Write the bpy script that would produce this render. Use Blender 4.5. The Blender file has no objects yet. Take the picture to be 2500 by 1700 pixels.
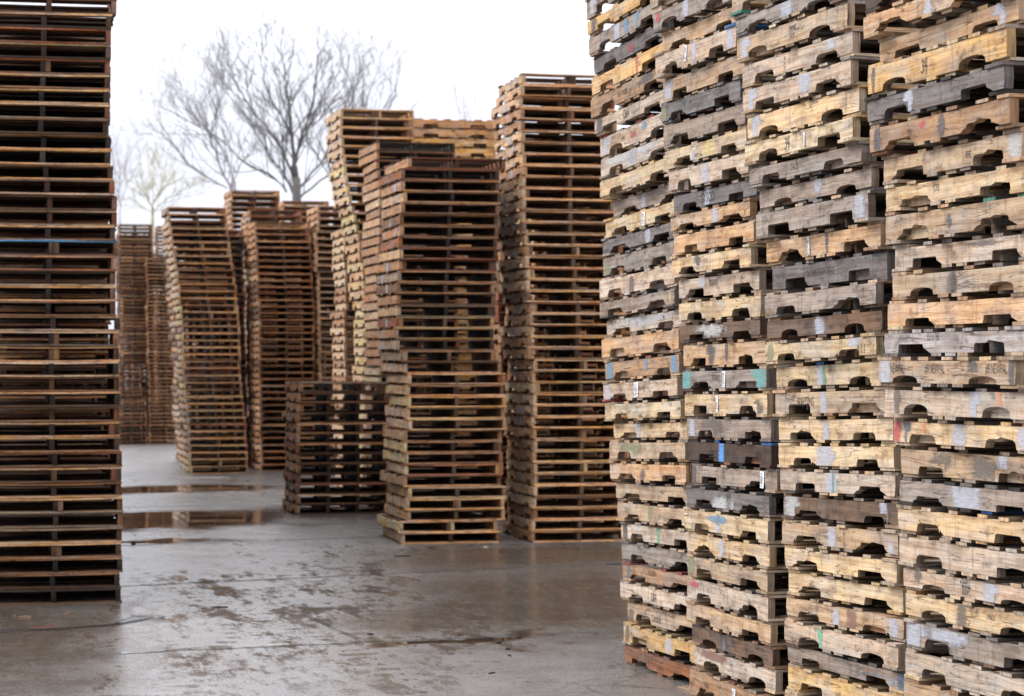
import bpy, math, random
from mathutils import Vector, Matrix, noise as mnoise

random.seed(7)
R = random.Random(11)
scene = bpy.context.scene
COL = scene.collection
F = 5556.0      # focal length in photo pixels (2500 wide)
YH = 870.0      # horizon row
H = 1.9         # eye height
PI = math.pi

def gz(Y):
    pts = [(0, 0), (27, 0), (39.5, -.14), (71, -.84), (120, -1.2), (3000, -1.2)]
    for (a, za), (b, zb) in zip(pts, pts[1:]):
        if Y <= b:
            return za + (zb - za) * max(0, (Y - a)) / (b - a)
    return -1.2

def interp(x, pts):
    if x <= pts[0][0]: return pts[0][1]
    for (a, va), (b, vb) in zip(pts, pts[1:]):
        if x <= b:
            return va + (vb - va) * (x - a) / (b - a)
    return pts[-1][1]

# ------------------------------------------------------------------ materials
def newmat(name):
    m = bpy.data.materials.new(name); m.use_nodes = True
    nt = m.node_tree
    for n in list(nt.nodes): nt.nodes.remove(n)
    out = nt.nodes.new('ShaderNodeOutputMaterial')
    return m, nt, out

class NB:
    def __init__(s, nt): s.nt = nt
    def n(s, t, **kw):
        nd = s.nt.nodes.new(t)
        for k, v in kw.items(): setattr(nd, k, v)
        return nd
    def link(s, a, b): s.nt.links.new(a, b)
    def setin(s, sock, v):
        if hasattr(v, 'is_output') or isinstance(v, bpy.types.NodeSocket): s.link(v, sock)
        else: sock.default_value = v
    def math(s, op, a, b=None, c=None, clamp=False):
        nd = s.n('ShaderNodeMath', operation=op); nd.use_clamp = clamp
        s.setin(nd.inputs[0], a)
        if b is not None: s.setin(nd.inputs[1], b)
        if c is not None: s.setin(nd.inputs[2], c)
        return nd.outputs[0]
    def vmul(s, a, v):
        nd = s.n('ShaderNodeVectorMath', operation='MULTIPLY'); s.setin(nd.inputs[0], a); s.setin(nd.inputs[1], v)
        return nd.outputs[0]
    def vadd(s, a, v):
        nd = s.n('ShaderNodeVectorMath', operation='ADD'); s.setin(nd.inputs[0], a); s.setin(nd.inputs[1], v)
        return nd.outputs[0]
    def noise(s, vec, scale=1, detail=3, rough=.5, dist=0):
        nd = s.n('ShaderNodeTexNoise'); s.setin(nd.inputs['Vector'], vec)
        nd.inputs['Scale'].default_value = scale; nd.inputs['Detail'].default_value = detail
        nd.inputs['Roughness'].default_value = rough; nd.inputs['Distortion'].default_value = dist
        return nd
    def ramp(s, f, lo, hi, a=0., b=1.):
        nd = s.n('ShaderNodeMapRange'); nd.clamp = True
        s.setin(nd.inputs['Value'], f)
        nd.inputs['From Min'].default_value = lo; nd.inputs['From Max'].default_value = hi
        s.setin(nd.inputs['To Min'], a); s.setin(nd.inputs['To Max'], b)
        return nd.outputs[0]
    def mix(s, f, a, b, mode='MIX'):
        nd = s.n('ShaderNodeMix', data_type='RGBA', blend_type=mode)
        s.setin(nd.inputs[0], f); s.setin(nd.inputs[6], a); s.setin(nd.inputs[7], b)
        return nd.outputs[2]

def wood_material():
    m, nt, out = newmat('weathered_wood'); b = NB(nt)
    uv = b.n('ShaderNodeAttribute', attribute_name='grain').outputs['Vector']
    col = b.n('ShaderNodeAttribute', attribute_name='tint').outputs['Color']
    geo = b.n('ShaderNodeNewGeometry')
    pos = geo.outputs['Position']
    warp = b.noise(b.vmul(uv, (2.2, 5, 1)), 1, 2).outputs['Color']
    uvw = b.vadd(uv, b.vmul(warp, (0, .035, 0)))
    fine = b.noise(b.vmul(uvw, (5, 260, 1)), 1, 3, .6).outputs[0]
    figure = b.noise(b.vmul(uvw, (1.3, 48, 1)), 1, 2, .5).outputs[0]
    rings = b.n('ShaderNodeTexWave', wave_type='BANDS', bands_direction='Y', wave_profile='SAW')
    b.link(b.vmul(b.vadd(uv, b.vmul(b.noise(b.vmul(uv, (2.0, 7, 1)), 1, 1).outputs['Color'], (0, .12, 0))), (.6, 34, 1)), rings.inputs['Vector'])
    rings.inputs['Scale'].default_value = 1.0; rings.inputs['Distortion'].default_value = 1.2
    rings.inputs['Detail'].default_value = 1.0
    c = b.mix(b.ramp(fine, .3, .7, .0, .7), col, b.mix(1, col, (.60, .52, .46, 1), 'MULTIPLY'))
    c = b.mix(b.ramp(figure, .42, .62, 0, .65), c, b.mix(1, c, (.62, .50, .40, 1), 'MULTIPLY'))
    c = b.mix(b.math('MULTIPLY', rings.outputs['Fac'], .42), c, b.mix(1, c, (.66, .50, .38, 1), 'MULTIPLY'))
    # broad weathering: greyer, dirtier zones
    big = b.noise(b.vmul(b.vadd(uv, (3.1, 1.7, 0)), (2.6, 7, 1)), 1, 5, .7).outputs[0]
    grey = b.n('ShaderNodeHueSaturation'); grey.inputs['Saturation'].default_value = .35; grey.inputs['Value'].default_value = .72
    b.link(c, grey.inputs['Color'])
    c = b.mix(b.ramp(big, .44, .66, 0, .75), c, grey.outputs[0])
    blot = b.noise(b.vmul(b.vadd(uv, (1.3, 5.7, 0)), (5, 9, 1)), 1, 5, .7).outputs[0]
    c = b.mix(b.ramp(blot, .49, .63, 0, .62), c, b.mix(1, c, (.52, .46, .42, 1), 'MULTIPLY'))
    c = b.mix(b.ramp(blot, .50, .36, 0, .4), c, b.mix(1, c, (1.30, 1.31, 1.32, 1), 'MULTIPLY'))
    dirt = b.noise(b.vmul(b.vadd(uv, (7.3, 9.1, 0)), (9, 16, 1)), 1, 5, .65).outputs[0]
    c = b.mix(b.ramp(dirt, .54, .70, 0, .85), c, b.mix(1, c, (.30, .27, .26, 1), 'MULTIPLY'))
    lite = b.noise(b.vmul(b.vadd(uv, (17.3, 2.1, 0)), (6, 20, 1)), 1, 4, .6).outputs[0]
    c = b.mix(b.ramp(lite, .60, .78, 0, .5), c, b.mix(1, c, (1.35, 1.32, 1.28, 1), 'MULTIPLY'))
    # splits along the grain
    cr = b.noise(b.vmul(b.vadd(uvw, (2.7, 4.9, 0)), (2.4, 30, 1)), 1, 1, .4).outputs[0]
    crk = b.math('ABSOLUTE', b.math('SUBTRACT', cr, .60))
    crk = b.ramp(crk, .0, .014, .9, 0)
    c = b.mix(crk, c, b.mix(1, c, (.2, .16, .13, 1), 'MULTIPLY'))
    # knots
    vo = b.n('ShaderNodeTexVoronoi', feature='F1'); vo.inputs['Scale'].default_value = 1
    b.link(b.vmul(uvw, (3.0, 7.5, 1)), vo.inputs['Vector'])
    vc = b.n('ShaderNodeSeparateColor'); b.link(vo.outputs['Color'], vc.inputs[0])
    has = b.math('GREATER_THAN', vc.outputs[0], .55)
    kn = b.math('MULTIPLY', b.ramp(vo.outputs['Distance'], .05, .13, .8, 0), has)
    c = b.mix(kn, c, b.mix(1, c, (.42, .26, .16, 1), 'MULTIPLY'))
    # vertical scuffs and nail rust
    sc = b.noise(b.vmul(pos, (42, 42, 5)), 1, 3, .6).outputs[0]
    c = b.mix(b.ramp(sc, .57, .70, 0, .55), c, b.mix(1, c, (.40, .36, .34, 1), 'MULTIPLY'))
    p = b.n('ShaderNodeBsdfPrincipled')
    b.link(c, p.inputs['Base Color'])
    b.setin(p.inputs['Roughness'], b.ramp(big, .3, .7, .62, .85))
    p.inputs['Specular IOR Level'].default_value = .3
    bp = b.n('ShaderNodeBump'); bp.inputs['Strength'].default_value = .5; bp.inputs['Distance'].default_value = .002
    b.link(b.math('SUBTRACT', b.math('ADD', fine, figure), crk), bp.inputs['Height'])
    b.link(bp.outputs[0], p.inputs['Normal'])
    b.link(p.outputs[0], out.inputs[0])
    return m

def paint_material():
    m, nt, out = newmat('sprayed_paint'); b = NB(nt)
    col = b.n('ShaderNodeAttribute', attribute_name='tint').outputs['Color']
    al = b.n('ShaderNodeAttribute', attribute_name='cover').outputs['Fac']
    pos = b.n('ShaderNodeNewGeometry').outputs['Position']
    n1 = b.noise(b.vmul(pos, (30, 30, 160)), 1, 4, .65).outputs[0]
    a = b.math('SUBTRACT', b.math('MULTIPLY', al, 1.5), b.ramp(n1, .35, .70, 0, .8), clamp=True)
    d = b.n('ShaderNodeBsdfPrincipled'); d.inputs['Roughness'].default_value = .6
    b.link(b.mix(b.ramp(n1, .3, .7, 0, .35), col, (.35, .33, .34, 1)), d.inputs['Base Color'])
    t = b.n('ShaderNodeBsdfTransparent'); mx = b.n('ShaderNodeMixShader')
    b.link(b.math('MULTIPLY', a, b.ramp(b.noise(b.vmul(pos, (14, 14, 210)), 1, 4, .7).outputs[0], .35, .62, .88, .48)), mx.inputs[0]); b.link(t.outputs[0], mx.inputs[1]); b.link(d.outputs[0], mx.inputs[2])
    b.link(mx.outputs[0], out.inputs[0])
    return m

def ink_material(name, rgb, wear=.5):
    m, nt, out = newmat(name); b = NB(nt)
    pos = b.n('ShaderNodeNewGeometry').outputs['Position']
    n1 = b.noise(b.vmul(pos, (60, 60, 130)), 1, 3, .6).outputs[0]
    d = b.n('ShaderNodeBsdfPrincipled'); d.inputs['Base Color'].default_value = (*rgb, 1); d.inputs['Roughness'].default_value = .7
    t = b.n('ShaderNodeBsdfTransparent'); mx = b.n('ShaderNodeMixShader')
    b.link(b.ramp(n1, .42, .62, .95, 1 - wear), mx.inputs[0]); b.link(t.outputs[0], mx.inputs[1]); b.link(d.outputs[0], mx.inputs[2])
    b.link(mx.outputs[0], out.inputs[0])
    return m

def plain(name, rgb, rough=.6, var=.15, scale=8):
    m, nt, out = newmat(name); b = NB(nt)
    pos = b.n('ShaderNodeNewGeometry').outputs['Position']
    n1 = b.noise(pos, scale, 3).outputs[0]
    p = b.n('ShaderNodeBsdfPrincipled')
    b.link(b.mix(b.ramp(n1, .3, .7), (*[c * (1 - var) for c in rgb], 1), (*[min(1, c * (1 + var)) for c in rgb], 1)), p.inputs['Base Color'])
    p.inputs['Roughness'].default_value = rough
    b.link(p.outputs[0], out.inputs[0])
    return m

WOOD = wood_material()
PAINT = paint_material()
INK = ink_material('black_ink', (.02, .02, .022), .35)
INKRED = ink_material('red_ink', (.42, .03, .04), .4)
INKBLUE = ink_material('blue_ink', (.05, .22, .35), .6)
PAPER = plain('label_paper', (.72, .73, .76), .6, .08, 40)

# ------------------------------------------------------------------ mesh builder
class MB:
    """collects boards; every board stores its own tint and grain direction"""
    def __init__(s): s.v = []; s.f = []; s.tint = []; s.uv = []
    def face(s, idx, tint, uvs):
        s.f.append(idx)
        s.tint += [(*tint, 1)] * len(idx); s.uv += uvs
    def box(s, M, x0, x1, y0, y1, z0, z1, tint, along='x', jit=.0015, endmul=.72, rnd=R, bow=0.):
        """along = local axis of the grain"""
        ox, oy = rnd.uniform(-50, 50), rnd.uniform(-50, 50)
        base = len(s.v)
        n = 3 if bow else 1
        segs = n + 1
        lo = []
        for i in range(segs):
            t = i / n
            dz = bow * math.sin(PI * t)
            for (a, c) in ((0, 0), (1, 0), (1, 1), (0, 1)):
                if along == 'x':
                    p = [x0 + (x1 - x0) * t, y0 + (y1 - y0) * a, z0 + (z1 - z0) * c + dz]
                else:
                    p = [x0 + (x1 - x0) * a, y0 + (y1 - y0) * t, z0 + (z1 - z0) * c + dz]
                p = [q + rnd.uniform(-jit, jit) for q in p]
                lo.append(p)
                s.v.append(M @ Vector(p))
        ai = 0 if along == 'x' else 1
        ci = 1 - ai
        def U(k, mode):
            p = lo[k]
            if mode == 'flat': return (ox + p[ai], oy + p[ci])
            if mode == 'side': return (ox + p[ai], oy + 7 + p[2] + p[ci])
            return (ox + 3 + p[2] * .15, oy + p[ci])
        def add(ids, mode, tn):
            q = [base + k for k in ids]
            s.face(q, tn, [U(k, mode) for k in ids])
        flip = (along != 'x')
        for i in range(n):
            a = i * 4; c = a + 4
            quads = [([a, c, c + 1, a + 1], 'flat'), ([a + 1, c + 1, c + 2, a + 2], 'side'), ([a + 2, c + 2, c + 3, a + 3], 'flat'), ([a + 3, c + 3, c, a], 'side')]
            for q, md in quads:
                add(q[::-1] if not flip else q, md, tint)
        te = tuple(t * endmul for t in tint)
        e0 = [0, 1, 2, 3]; k = n * 4; e1 = [k + 3, k + 2, k + 1, k]
        if not flip: e0 = e0[::-1]; e1 = e1[::-1]
        add(e0, 'end', te); add(e1, 'end', te)
    def prism(s, M, prof, y0, y1, tint, rnd=R, endmul=.8):
        """profile polygon in x,z (counter clockwise seen from -y) pulled from y0 to y1"""
        ox, oy = rnd.uniform(-50, 50), rnd.uniform(-50, 50)
        b = len(s.v); n = len(prof)
        for y in (y0, y1):
            for (x, z) in prof: s.v.append(M @ Vector((x, y, z)))
        s.face([b + i for i in range(n)], tint, [(ox + p[0], oy + p[1]) for p in prof])
        s.face([b + n + i for i in reversed(range(n))], tint, [(ox + p[0], oy + 3 + p[1]) for p in reversed(prof)])
        for i in range(n):
            j = (i + 1) % n
            (xa, za), (xb, zb) = prof[i], prof[j]
            end = abs(xb - xa) < abs(zb - za)
            if end: uvs = [(ox + 5 + za * .2, oy + y0), (ox + 5 + za * .2, oy + y1), (ox + 5 + zb * .2, oy + y1), (ox + 5 + zb * .2, oy + y0)]
            else: uvs = [(ox + xa, oy + 9 + y0), (ox + xa, oy + 9 + y1), (ox + xb, oy + 9 + y1), (ox + xb, oy + 9 + y0)]
            deep = end and max(abs(xa), abs(xb)) < .5
            tn = tuple(t * (.5 if deep else endmul) for t in tint) if end else tint  # notch faces darkened: recess shade put into the tint
            s.face([b + i, b + n + i, b + n + j, b + j], tn, uvs)
    def build(s, name, mat, parent=None):
        me = bpy.data.meshes.new(name)
        me.from_pydata([tuple(v) for v in s.v], [], s.f)
        a = me.color_attributes.new('tint', 'FLOAT_COLOR', 'CORNER')
        flat = [c for t in s.tint for c in t]
        a.data.foreach_set('color', flat)
        g = me.attributes.new('grain', 'FLOAT_VECTOR', 'CORNER')
        g.data.foreach_set('vector', [c for t in s.uv for c in (t[0], t[1], 0.)])
        me.materials.append(mat)
        o = bpy.data.objects.new(name, me); COL.objects.link(o)
        if parent: o.parent = parent
        return o

ID = Matrix.Identity(4)

# ------------------------------------------------------------------ pallets
PAL = {
    'P': (.71, .555, .34), 'T': (.54, .41, .275), 'L': (.62, .51, .40), 'W': (.38, .33, .29), 'A': (.47, .46, .48),
    'G': (.215, .20, .20), 'B': (.20, .125, .08), 'R': (.30, .125, .055), 'O': (.61, .41, .235),
    'K': (.045, .037, .033), 'D': (.10, .062, .042), 'Y': (.70, .47, .20), 'H': (.43, .27, .15),
    'blue': (.04, .19, .55), 'red': (.42, .04, .05), 'green': (.05, .26, .19), 'teal': (.13, .33, .31), 'yellow': (.62, .45, .04),
    'white': (.62, .62, .64), 'rust': (.35, .13, .05), 'purple': (.16, .09, .27)}
DECKMIX = {
    'P': 'PPTLTPY', 'T': 'TTPHWTO', 'L': 'LLWTPL', 'W': 'WWGTBWL', 'G': 'GGWKWG', 'B': 'BBDHWB', 'R': 'RRHBDR', 'O': 'OOTPHO',
    'A': 'WWGAT', 'K': 'KKDDG', 'D': 'DDKBHR', 'Y': 'YYPTO', 'H': 'HHTOBR'}

WARM = (1, 1, 1)
def vary(c, rnd, k=.14):
    c = (c[0] * WARM[0], c[1] * WARM[1], c[2] * WARM[2])
    f = 1 + rnd.uniform(-k, k)
    w = rnd.uniform(-.05, .05)
    return (min(.8, c[0] * f * (1 + w)), min(.8, c[1] * f), min(.8, c[2] * f * (1 - w)))

def pick(code, rnd):
    return vary(PAL[rnd.choice(DECKMIX.get(code, 'TTP'))], rnd, .22)

def notch_profile(L, z0, z1, rnd, style, damage=0):
    """stringer outline: style n = square notches, a = arches, s = solid"""
    hs = z1 - z0
    pts = []
    x0 = -L / 2 + rnd.uniform(-.006, .006); x1 = L / 2 + rnd.uniform(-.006, .006)
    # bottom, left to right
    pts.append((x0 + rnd.uniform(0, .008), z0))
    if style != 's':
        nh = hs * rnd.uniform(.33, .45)
        sh = rnd.uniform(-.02, .02); wv_ = rnd.uniform(-.035, .018)
        for a, c in ((-L / 2 + .152 + sh, -L / 2 + .381 + sh), (L / 2 - .381 + sh, L / 2 - .152 + sh)):
            a += rnd.uniform(-.006, .006) - wv_ / 2; c += rnd.uniform(-.006, .006) + wv_ / 2
            if style == 'a':
                for t in range(0, 9):
                    th = PI * (1 - t / 8)
                    pts.append(((a + c) / 2 + math.cos(th) * (c - a) / 2, z0 + math.sin(th) ** .55 * nh * 1.0 if 0 < t < 8 else z0))
            else:
                r = rnd.choice((.010, .018, .03))
                da = rnd.uniform(-.004, .010); dc = rnd.uniform(-.004, .010)
                if damage and rnd.random() < damage:          # a knocked-off corner
                    k = rnd.uniform(.03, .07)
                    pts += [(a - k, z0), (a - k * .55, z0 + nh * .35), (a - .004, z0 + nh * .5)]
                else:
                    pts += [(a - da, z0)]
                pts += [(a, z0 + nh - r), (a + r * .3, z0 + nh - r * .3), (a + r, z0 + nh)]
                if damage and rnd.random() < damage * .5:
                    pts += [((a + c) / 2 - .03, z0 + nh), ((a + c) / 2, z0 + nh + rnd.uniform(.004, .012))]
                pts += [(c - r, z0 + nh), (c - r * .3, z0 + nh - r * .3), (c, z0 + nh - r)]
                if damage and rnd.random() < damage:
                    k = rnd.uniform(.03, .08)
                    pts += [(c + .004, z0 + nh * .55), (c + k * .5, z0 + nh * .3), (c + k, z0)]
                else:
                    pts += [(c + dc, z0)]
    else:
        pts += [(-.3, z0 + rnd.uniform(0, .003)), (.3, z0 + rnd.uniform(0, .003))]
    pts.append((x1 - rnd.uniform(0, .008), z0))
    pts.append((x1, z0 + hs * .5))
    pts.append((x1 - rnd.uniform(0, .006), z1))
    for t in (.75, .5, .25):
        pts.append((-L / 2 + L * t, z1 - rnd.uniform(0, .003)))
    pts.append((x0 + rnd.uniform(0, .006), z1))
    pts.append((x0, z0 + hs * .5))
    return pts

def pallet_geometry(h, rnd, sc, dc=None, L=1.219, W=1.016, nst=3, style='n', damage=0, boards=None, lead=None, M=ID, tb=.0145, side_tint=None, one=None):
    """returns list of (partname, MB); with one given everything goes into that builder"""
    parts = []
    def mb(nm):
        if one is not None: return one
        m = MB(); parts.append((nm, m)); return m
    z0, z1 = tb, h - tb
    dc = dc or sc
    for i in range(nst):
        st = mb('stringer')
        y = -W / 2 + i * (W - .038) / (nst - 1)
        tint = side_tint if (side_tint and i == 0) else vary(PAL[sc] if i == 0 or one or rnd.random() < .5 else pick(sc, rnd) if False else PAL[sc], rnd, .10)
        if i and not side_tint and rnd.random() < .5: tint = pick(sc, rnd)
        if 0 < i < nst - 1 and not (one is None and L < 1): tint = tuple(t * .28 for t in tint)  # middle stringers darkened: shade inside the stack put into the tint
        prof = notch_profile(L, z0 + .0004, z1 - .0004, rnd, style, damage)
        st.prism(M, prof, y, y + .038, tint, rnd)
        if one is None and rnd.random() < .22:      # companion stringer nailed alongside
            t2 = pick(sc, rnd); k = L * rnd.uniform(.3, .5)
            sgn = 1 if i < nst - 1 else -1
            ys = y + .0385 if sgn > 0 else y - .0385
            if rnd.random() < .5: st.box(M, L / 2 - k, L / 2 - .004, ys, ys + .0375, z0 + .001, z1 - .001, t2, 'x', rnd=rnd)
            else: st.box(M, -L / 2 + .004, -L / 2 + k, ys, ys + .0375, z0 + .001, z1 - .001, t2, 'x', rnd=rnd)
    # decks
    for which in ('top_deck', 'bottom_deck'):
        d = mb(which)
        if which == 'top_deck':
            n = rnd.choice((5, 6, 6, 7, 7))
            wl = rnd.choice((.09, .14, .14))
            spans = [(-L / 2, -L / 2 + wl)]
            inner = L - 2 * wl
            wi = rnd.choice((.083, .089, .098))
            gap = (inner - (n - 2) * wi) / (n - 1)
            gap = max(gap, .012)
            x = -L / 2 + wl + gap
            for k in range(n - 2):
                o = rnd.uniform(-gap * .35, gap * .35)
                spans.append((x + o, x + o + wi * rnd.uniform(.9, 1.03))); x += wi + gap
            spans.append((L / 2 - wl, L / 2))
            za, zb = z1, h
        else:
            spans = [(-L / 2, -L / 2 + .14)] + [(c - .045, c + .045) for c in (-.13, 0, .13)][:rnd.choice((2, 3, 3))] + [(L / 2 - .14, L / 2)]
            if style == 's': spans = [(-L / 2, -L / 2 + .14), (-.25, -.15), (-.05, .05), (.15, .25), (L / 2 - .14, L / 2)]
            za, zb = 0, z0
        for k, (xa, xb) in enumerate(spans):
            end = k in (0, len(spans) - 1)
            if one is None and not end and rnd.random() < .05: continue
            tint = pick(dc, rnd)
            if boards and which in boards:
                bc = boards[which]
                if bc[k % len(bc)] is not None: tint = vary(PAL[bc[k % len(bc)]], rnd, .08)
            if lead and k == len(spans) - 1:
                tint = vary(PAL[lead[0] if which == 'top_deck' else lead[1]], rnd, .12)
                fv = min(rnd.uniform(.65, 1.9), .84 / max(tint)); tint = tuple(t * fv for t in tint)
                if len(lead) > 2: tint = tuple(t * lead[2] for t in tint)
            o0 = rnd.uniform(-.012, .016); o1 = rnd.uniform(-.007, .010)
            th = rnd.uniform(.86, .985) if one is None and WARM[2] == 1 else .985
            if which == 'top_deck': A, B = za, za + (zb - za) * th
            else: A, B = zb - (zb - za) * th, zb
            # a slight skew, butt against the stringers
            sk = rnd.uniform(-.006, .006)
            body = tint if end else tuple(t * (.30 if WARM[2] == 1 else .26) for t in tint)  # inner boards darkened to stand for shade inside; their ends keep full colour
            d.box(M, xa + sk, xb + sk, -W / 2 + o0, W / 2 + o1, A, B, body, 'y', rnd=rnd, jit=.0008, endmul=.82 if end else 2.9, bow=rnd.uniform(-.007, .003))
    return parts

def pallet(loc_corner, corner, theta, h, rnd, label, group, sc, marks=(), tilt=0., roll=0., L=1.219, W=1.016, **kw):
    """corner = which local point sits at loc_corner"""
    e = bpy.data.objects.new('wooden_pallet', None); COL.objects.link(e)
    e.empty_display_size = .1
    rot = Matrix.Rotation(theta, 4, 'Z') @ Matrix.Rotation(-tilt, 4, 'Y') @ Matrix.Rotation(roll, 4, 'X')
    loc = Vector(loc_corner) - rot @ Vector(corner)
    e.location = loc
    e.rotation_euler = rot.to_euler('XYZ')
    if len(label.split()) > 16: print('LONG', label)
    e['label'] = label; e['category'] = 'pallet'; e['group'] = group
    face = None
    for nm, m in pallet_geometry(h, rnd, sc, L=L, W=W, **kw):
        o = m.build(nm, WOOD, e)
        if face is None: face = o
    for mk in marks: add_mark(face, mk, h, L, W, rnd, kw.get('style', 'n'))
    return e

def add_mark(parent, mk, h, L, W, rnd, style):
    kind = mk[0]
    tb = .0145; hs = h - 2 * tb; yf = -W / 2 - .0016
    if kind == 'p':           # sprayed patch: colour, centre 0..1 along, half width m, centre height 0..1, half height (in stringer heights)
        _, col, s, rw, zc, rh = mk
        cu = -L / 2 + s * L
        NZ = 10; NU = max(6, int(rw * 2.6 / .012))
        a0, a1 = cu - rw * 1.5, cu + rw * 1.5
        a0 = max(a0, -L / 2 + .004); a1 = min(a1, L / 2 - .004)
        vs = []; al = []; fs = []
        for i in range(NU + 1):
            for j in range(NZ + 1):
                u = a0 + (a1 - a0) * i / NU; z = tb + .002 + (hs - .004) * j / NZ
                vs.append((u, yf, z))
                d = math.hypot((u - cu) / rw, ((z - tb) / hs - zc) / rh)
                d += .30 * mnoise.noise(Vector((u * 22, z * 26, s * 37))) + .12 * mnoise.noise(Vector((u * 70, z * 60, s * 17)))
                al.append(max(0, min(1, (1.2 - d) * (1.5 if rw > .03 else 3))))
        for i in range(NU):
            for j in range(NZ):
                u = a0 + (a1 - a0) * (i + .5) / NU; z = hs * (j + .5) / NZ
                if style != 's':
                    if z < hs * .50 and (-L / 2 + .135 < u < -L / 2 + .40 or L / 2 - .40 < u < L / 2 - .135): continue
                k = i * (NZ + 1) + j
                q = [k, k + NZ + 1, k + NZ + 2, k + 1]
                if max(al[t] for t in q) <= 0: continue
                fs.append(q)
        if not fs: return
        me = bpy.data.meshes.new('paint_patch'); me.from_pydata(vs, [], fs)
        a = me.color_attributes.new('tint', 'FLOAT_COLOR', 'POINT')
        c = {'lav': (.46, .47, .54), 'blk': (.035, .036, .045), 'grn': (.08, .45, .26), 'blu': (.10, .26, .40), 'red': (.55, .03, .06), 'org': (.75, .22, .06),
             'dst': (.10, .075, .055), 'olv': (.22, .22, .10), 'tea': (.10, .36, .34), 'wht': (.52, .51, .50), 'azu': (.07, .33, .82), 'pur': (.15, .08, .30), 'dbl': (.06, .12, .22), 'yel': (.65, .55, .08), 'rst': (.20, .07, .035)}[col]
        a.data.foreach_set('color', [x for _ in vs for x in (*c, 1)])
        b = me.attributes.new('cover', 'FLOAT', 'POINT'); b.data.foreach_set('value', al)
        me.materials.append(PAINT)
        o = bpy.data.objects.new('paint_patch', me); COL.objects.link(o); o.parent = parent
    elif kind == 't':         # lettering: text, left edge 0..1, baseline height 0..1, size m, ink
        _, txt, s, zb, size, ink = mk[:6]
        cu = bpy.data.curves.new('lettering', 'FONT'); cu.body = txt; cu.size = size
        cu.space_character = .95
        to = bpy.data.objects.new('tmp', cu)
        me = bpy.data.meshes.new_from_object(to)
        bpy.data.objects.remove(to); bpy.data.curves.remove(cu)
        wx = mk[6] if len(mk) > 6 else .75
        skew = .25 if ink == 'hand' else 0
        for v in me.vertices:
            x, y = v.co.x, v.co.y
            v.co = (-L / 2 + s * L + (x + y * skew) * wx, yf - .0006, tb + zb * hs + y)
        me.materials.clear(); me.materials.append({'k': INK, 'r': INKRED, 'b': INKBLUE, 'hand': INK}[ink])
        me.name = 'lettering'
        o = bpy.data.objects.new('lettering', me); COL.objects.link(o); o.parent = parent
    elif kind == 'hand34':    # brushed handwritten 34
        _, s, zb, size = mk
        strokes = [[(0, .85), (.25, 1), (.5, .85), (.35, .62), (.2, .55), (.42, .48), (.45, .22), (.2, 0), (-.05, .1)],
                   [(.85, 1.02), (.75, .45), (1.25, .42)], [(1.12, 1.1), (1.05, .5), (1.0, -.15)]]
        vs = []; fs = []
        wd = .0028
        for st in strokes:
            p = [Vector((-L / 2 + s * L + x * size * .8, 0, tb + zb * hs + y * size)) for x, y in st]
            for i in range(len(p) - 1):
                d = (p[i + 1] - p[i]).normalized(); n = Vector((-d.z, 0, d.x)) * wd
                k = len(vs)
                for q in (p[i] - n - d * wd, p[i + 1] - n + d * wd, p[i + 1] + n + d * wd, p[i] + n - d * wd): vs.append((q.x, yf - .0005 - .00002 * k, q.z))
                fs.append((k, k + 1, k + 2, k + 3))
        me = bpy.data.meshes.new('handwriting'); me.from_pydata(vs, [], fs); me.materials.append(INK)
        o = bpy.data.objects.new('handwriting', me); COL.objects.link(o); o.parent = parent
    elif kind == 'lab':       # paper label with printed lines: centre, height, w, h
        _, s, zc, w, hh = mk
        a = math.radians(rnd.uniform(-6, 6)); ca, sa = math.cos(a), math.sin(a)
        cx = -L / 2 + s * L; cz = tb + zc * hs
        def pt(x, y, d=0): return (cx + x * ca - y * sa, yf - .001 - d, cz + x * sa + y * ca)
        me = bpy.data.meshes.new('paper_label')
        me.from_pydata([pt(-w / 2, -hh / 2), pt(w / 2, -hh / 2, .003), pt(w / 2, hh / 2), pt(-w / 2, hh / 2)], [], [(0, 1, 2, 3)])
        me.materials.append(PAPER)
        o = bpy.data.objects.new('paper_label', me); COL.objects.link(o); o.parent = parent
        vs = []; fs = []
        y = hh * .40
        while y > -hh * .42:
            t = rnd.uniform(.0015, .005); e = rnd.uniform(.15, .42)
            k = len(vs)
            vs += [pt(-w * .38, y - t, .0045), pt(w * e, y - t, .0045), pt(w * e, y, .0045), pt(-w * .38, y, .0045)]; fs.append((k, k + 1, k + 2, k + 3))
            y -= t + rnd.uniform(.002, .006)
        me = bpy.data.meshes.new('print'); me.from_pydata(vs, [], fs); me.materials.append(INK)
        o2 = bpy.data.objects.new('print_lines', me); COL.objects.link(o2); o2.parent = parent

def W3(x, y, Z):
    """photo pixel at depth Z -> world"""
    return Vector(((x - 1250) * Z / F, Z, H + (YH - y) * Z / F))

def theta_of(psi): return math.radians(psi - 90)

def ordinal(n):
    if 10 <= n % 100 <= 20: s = 'th'
    else: s = {1: 'st', 2: 'nd', 3: 'rd'}.get(n % 10, 'th')
    return f'{n}{s}'

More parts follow.
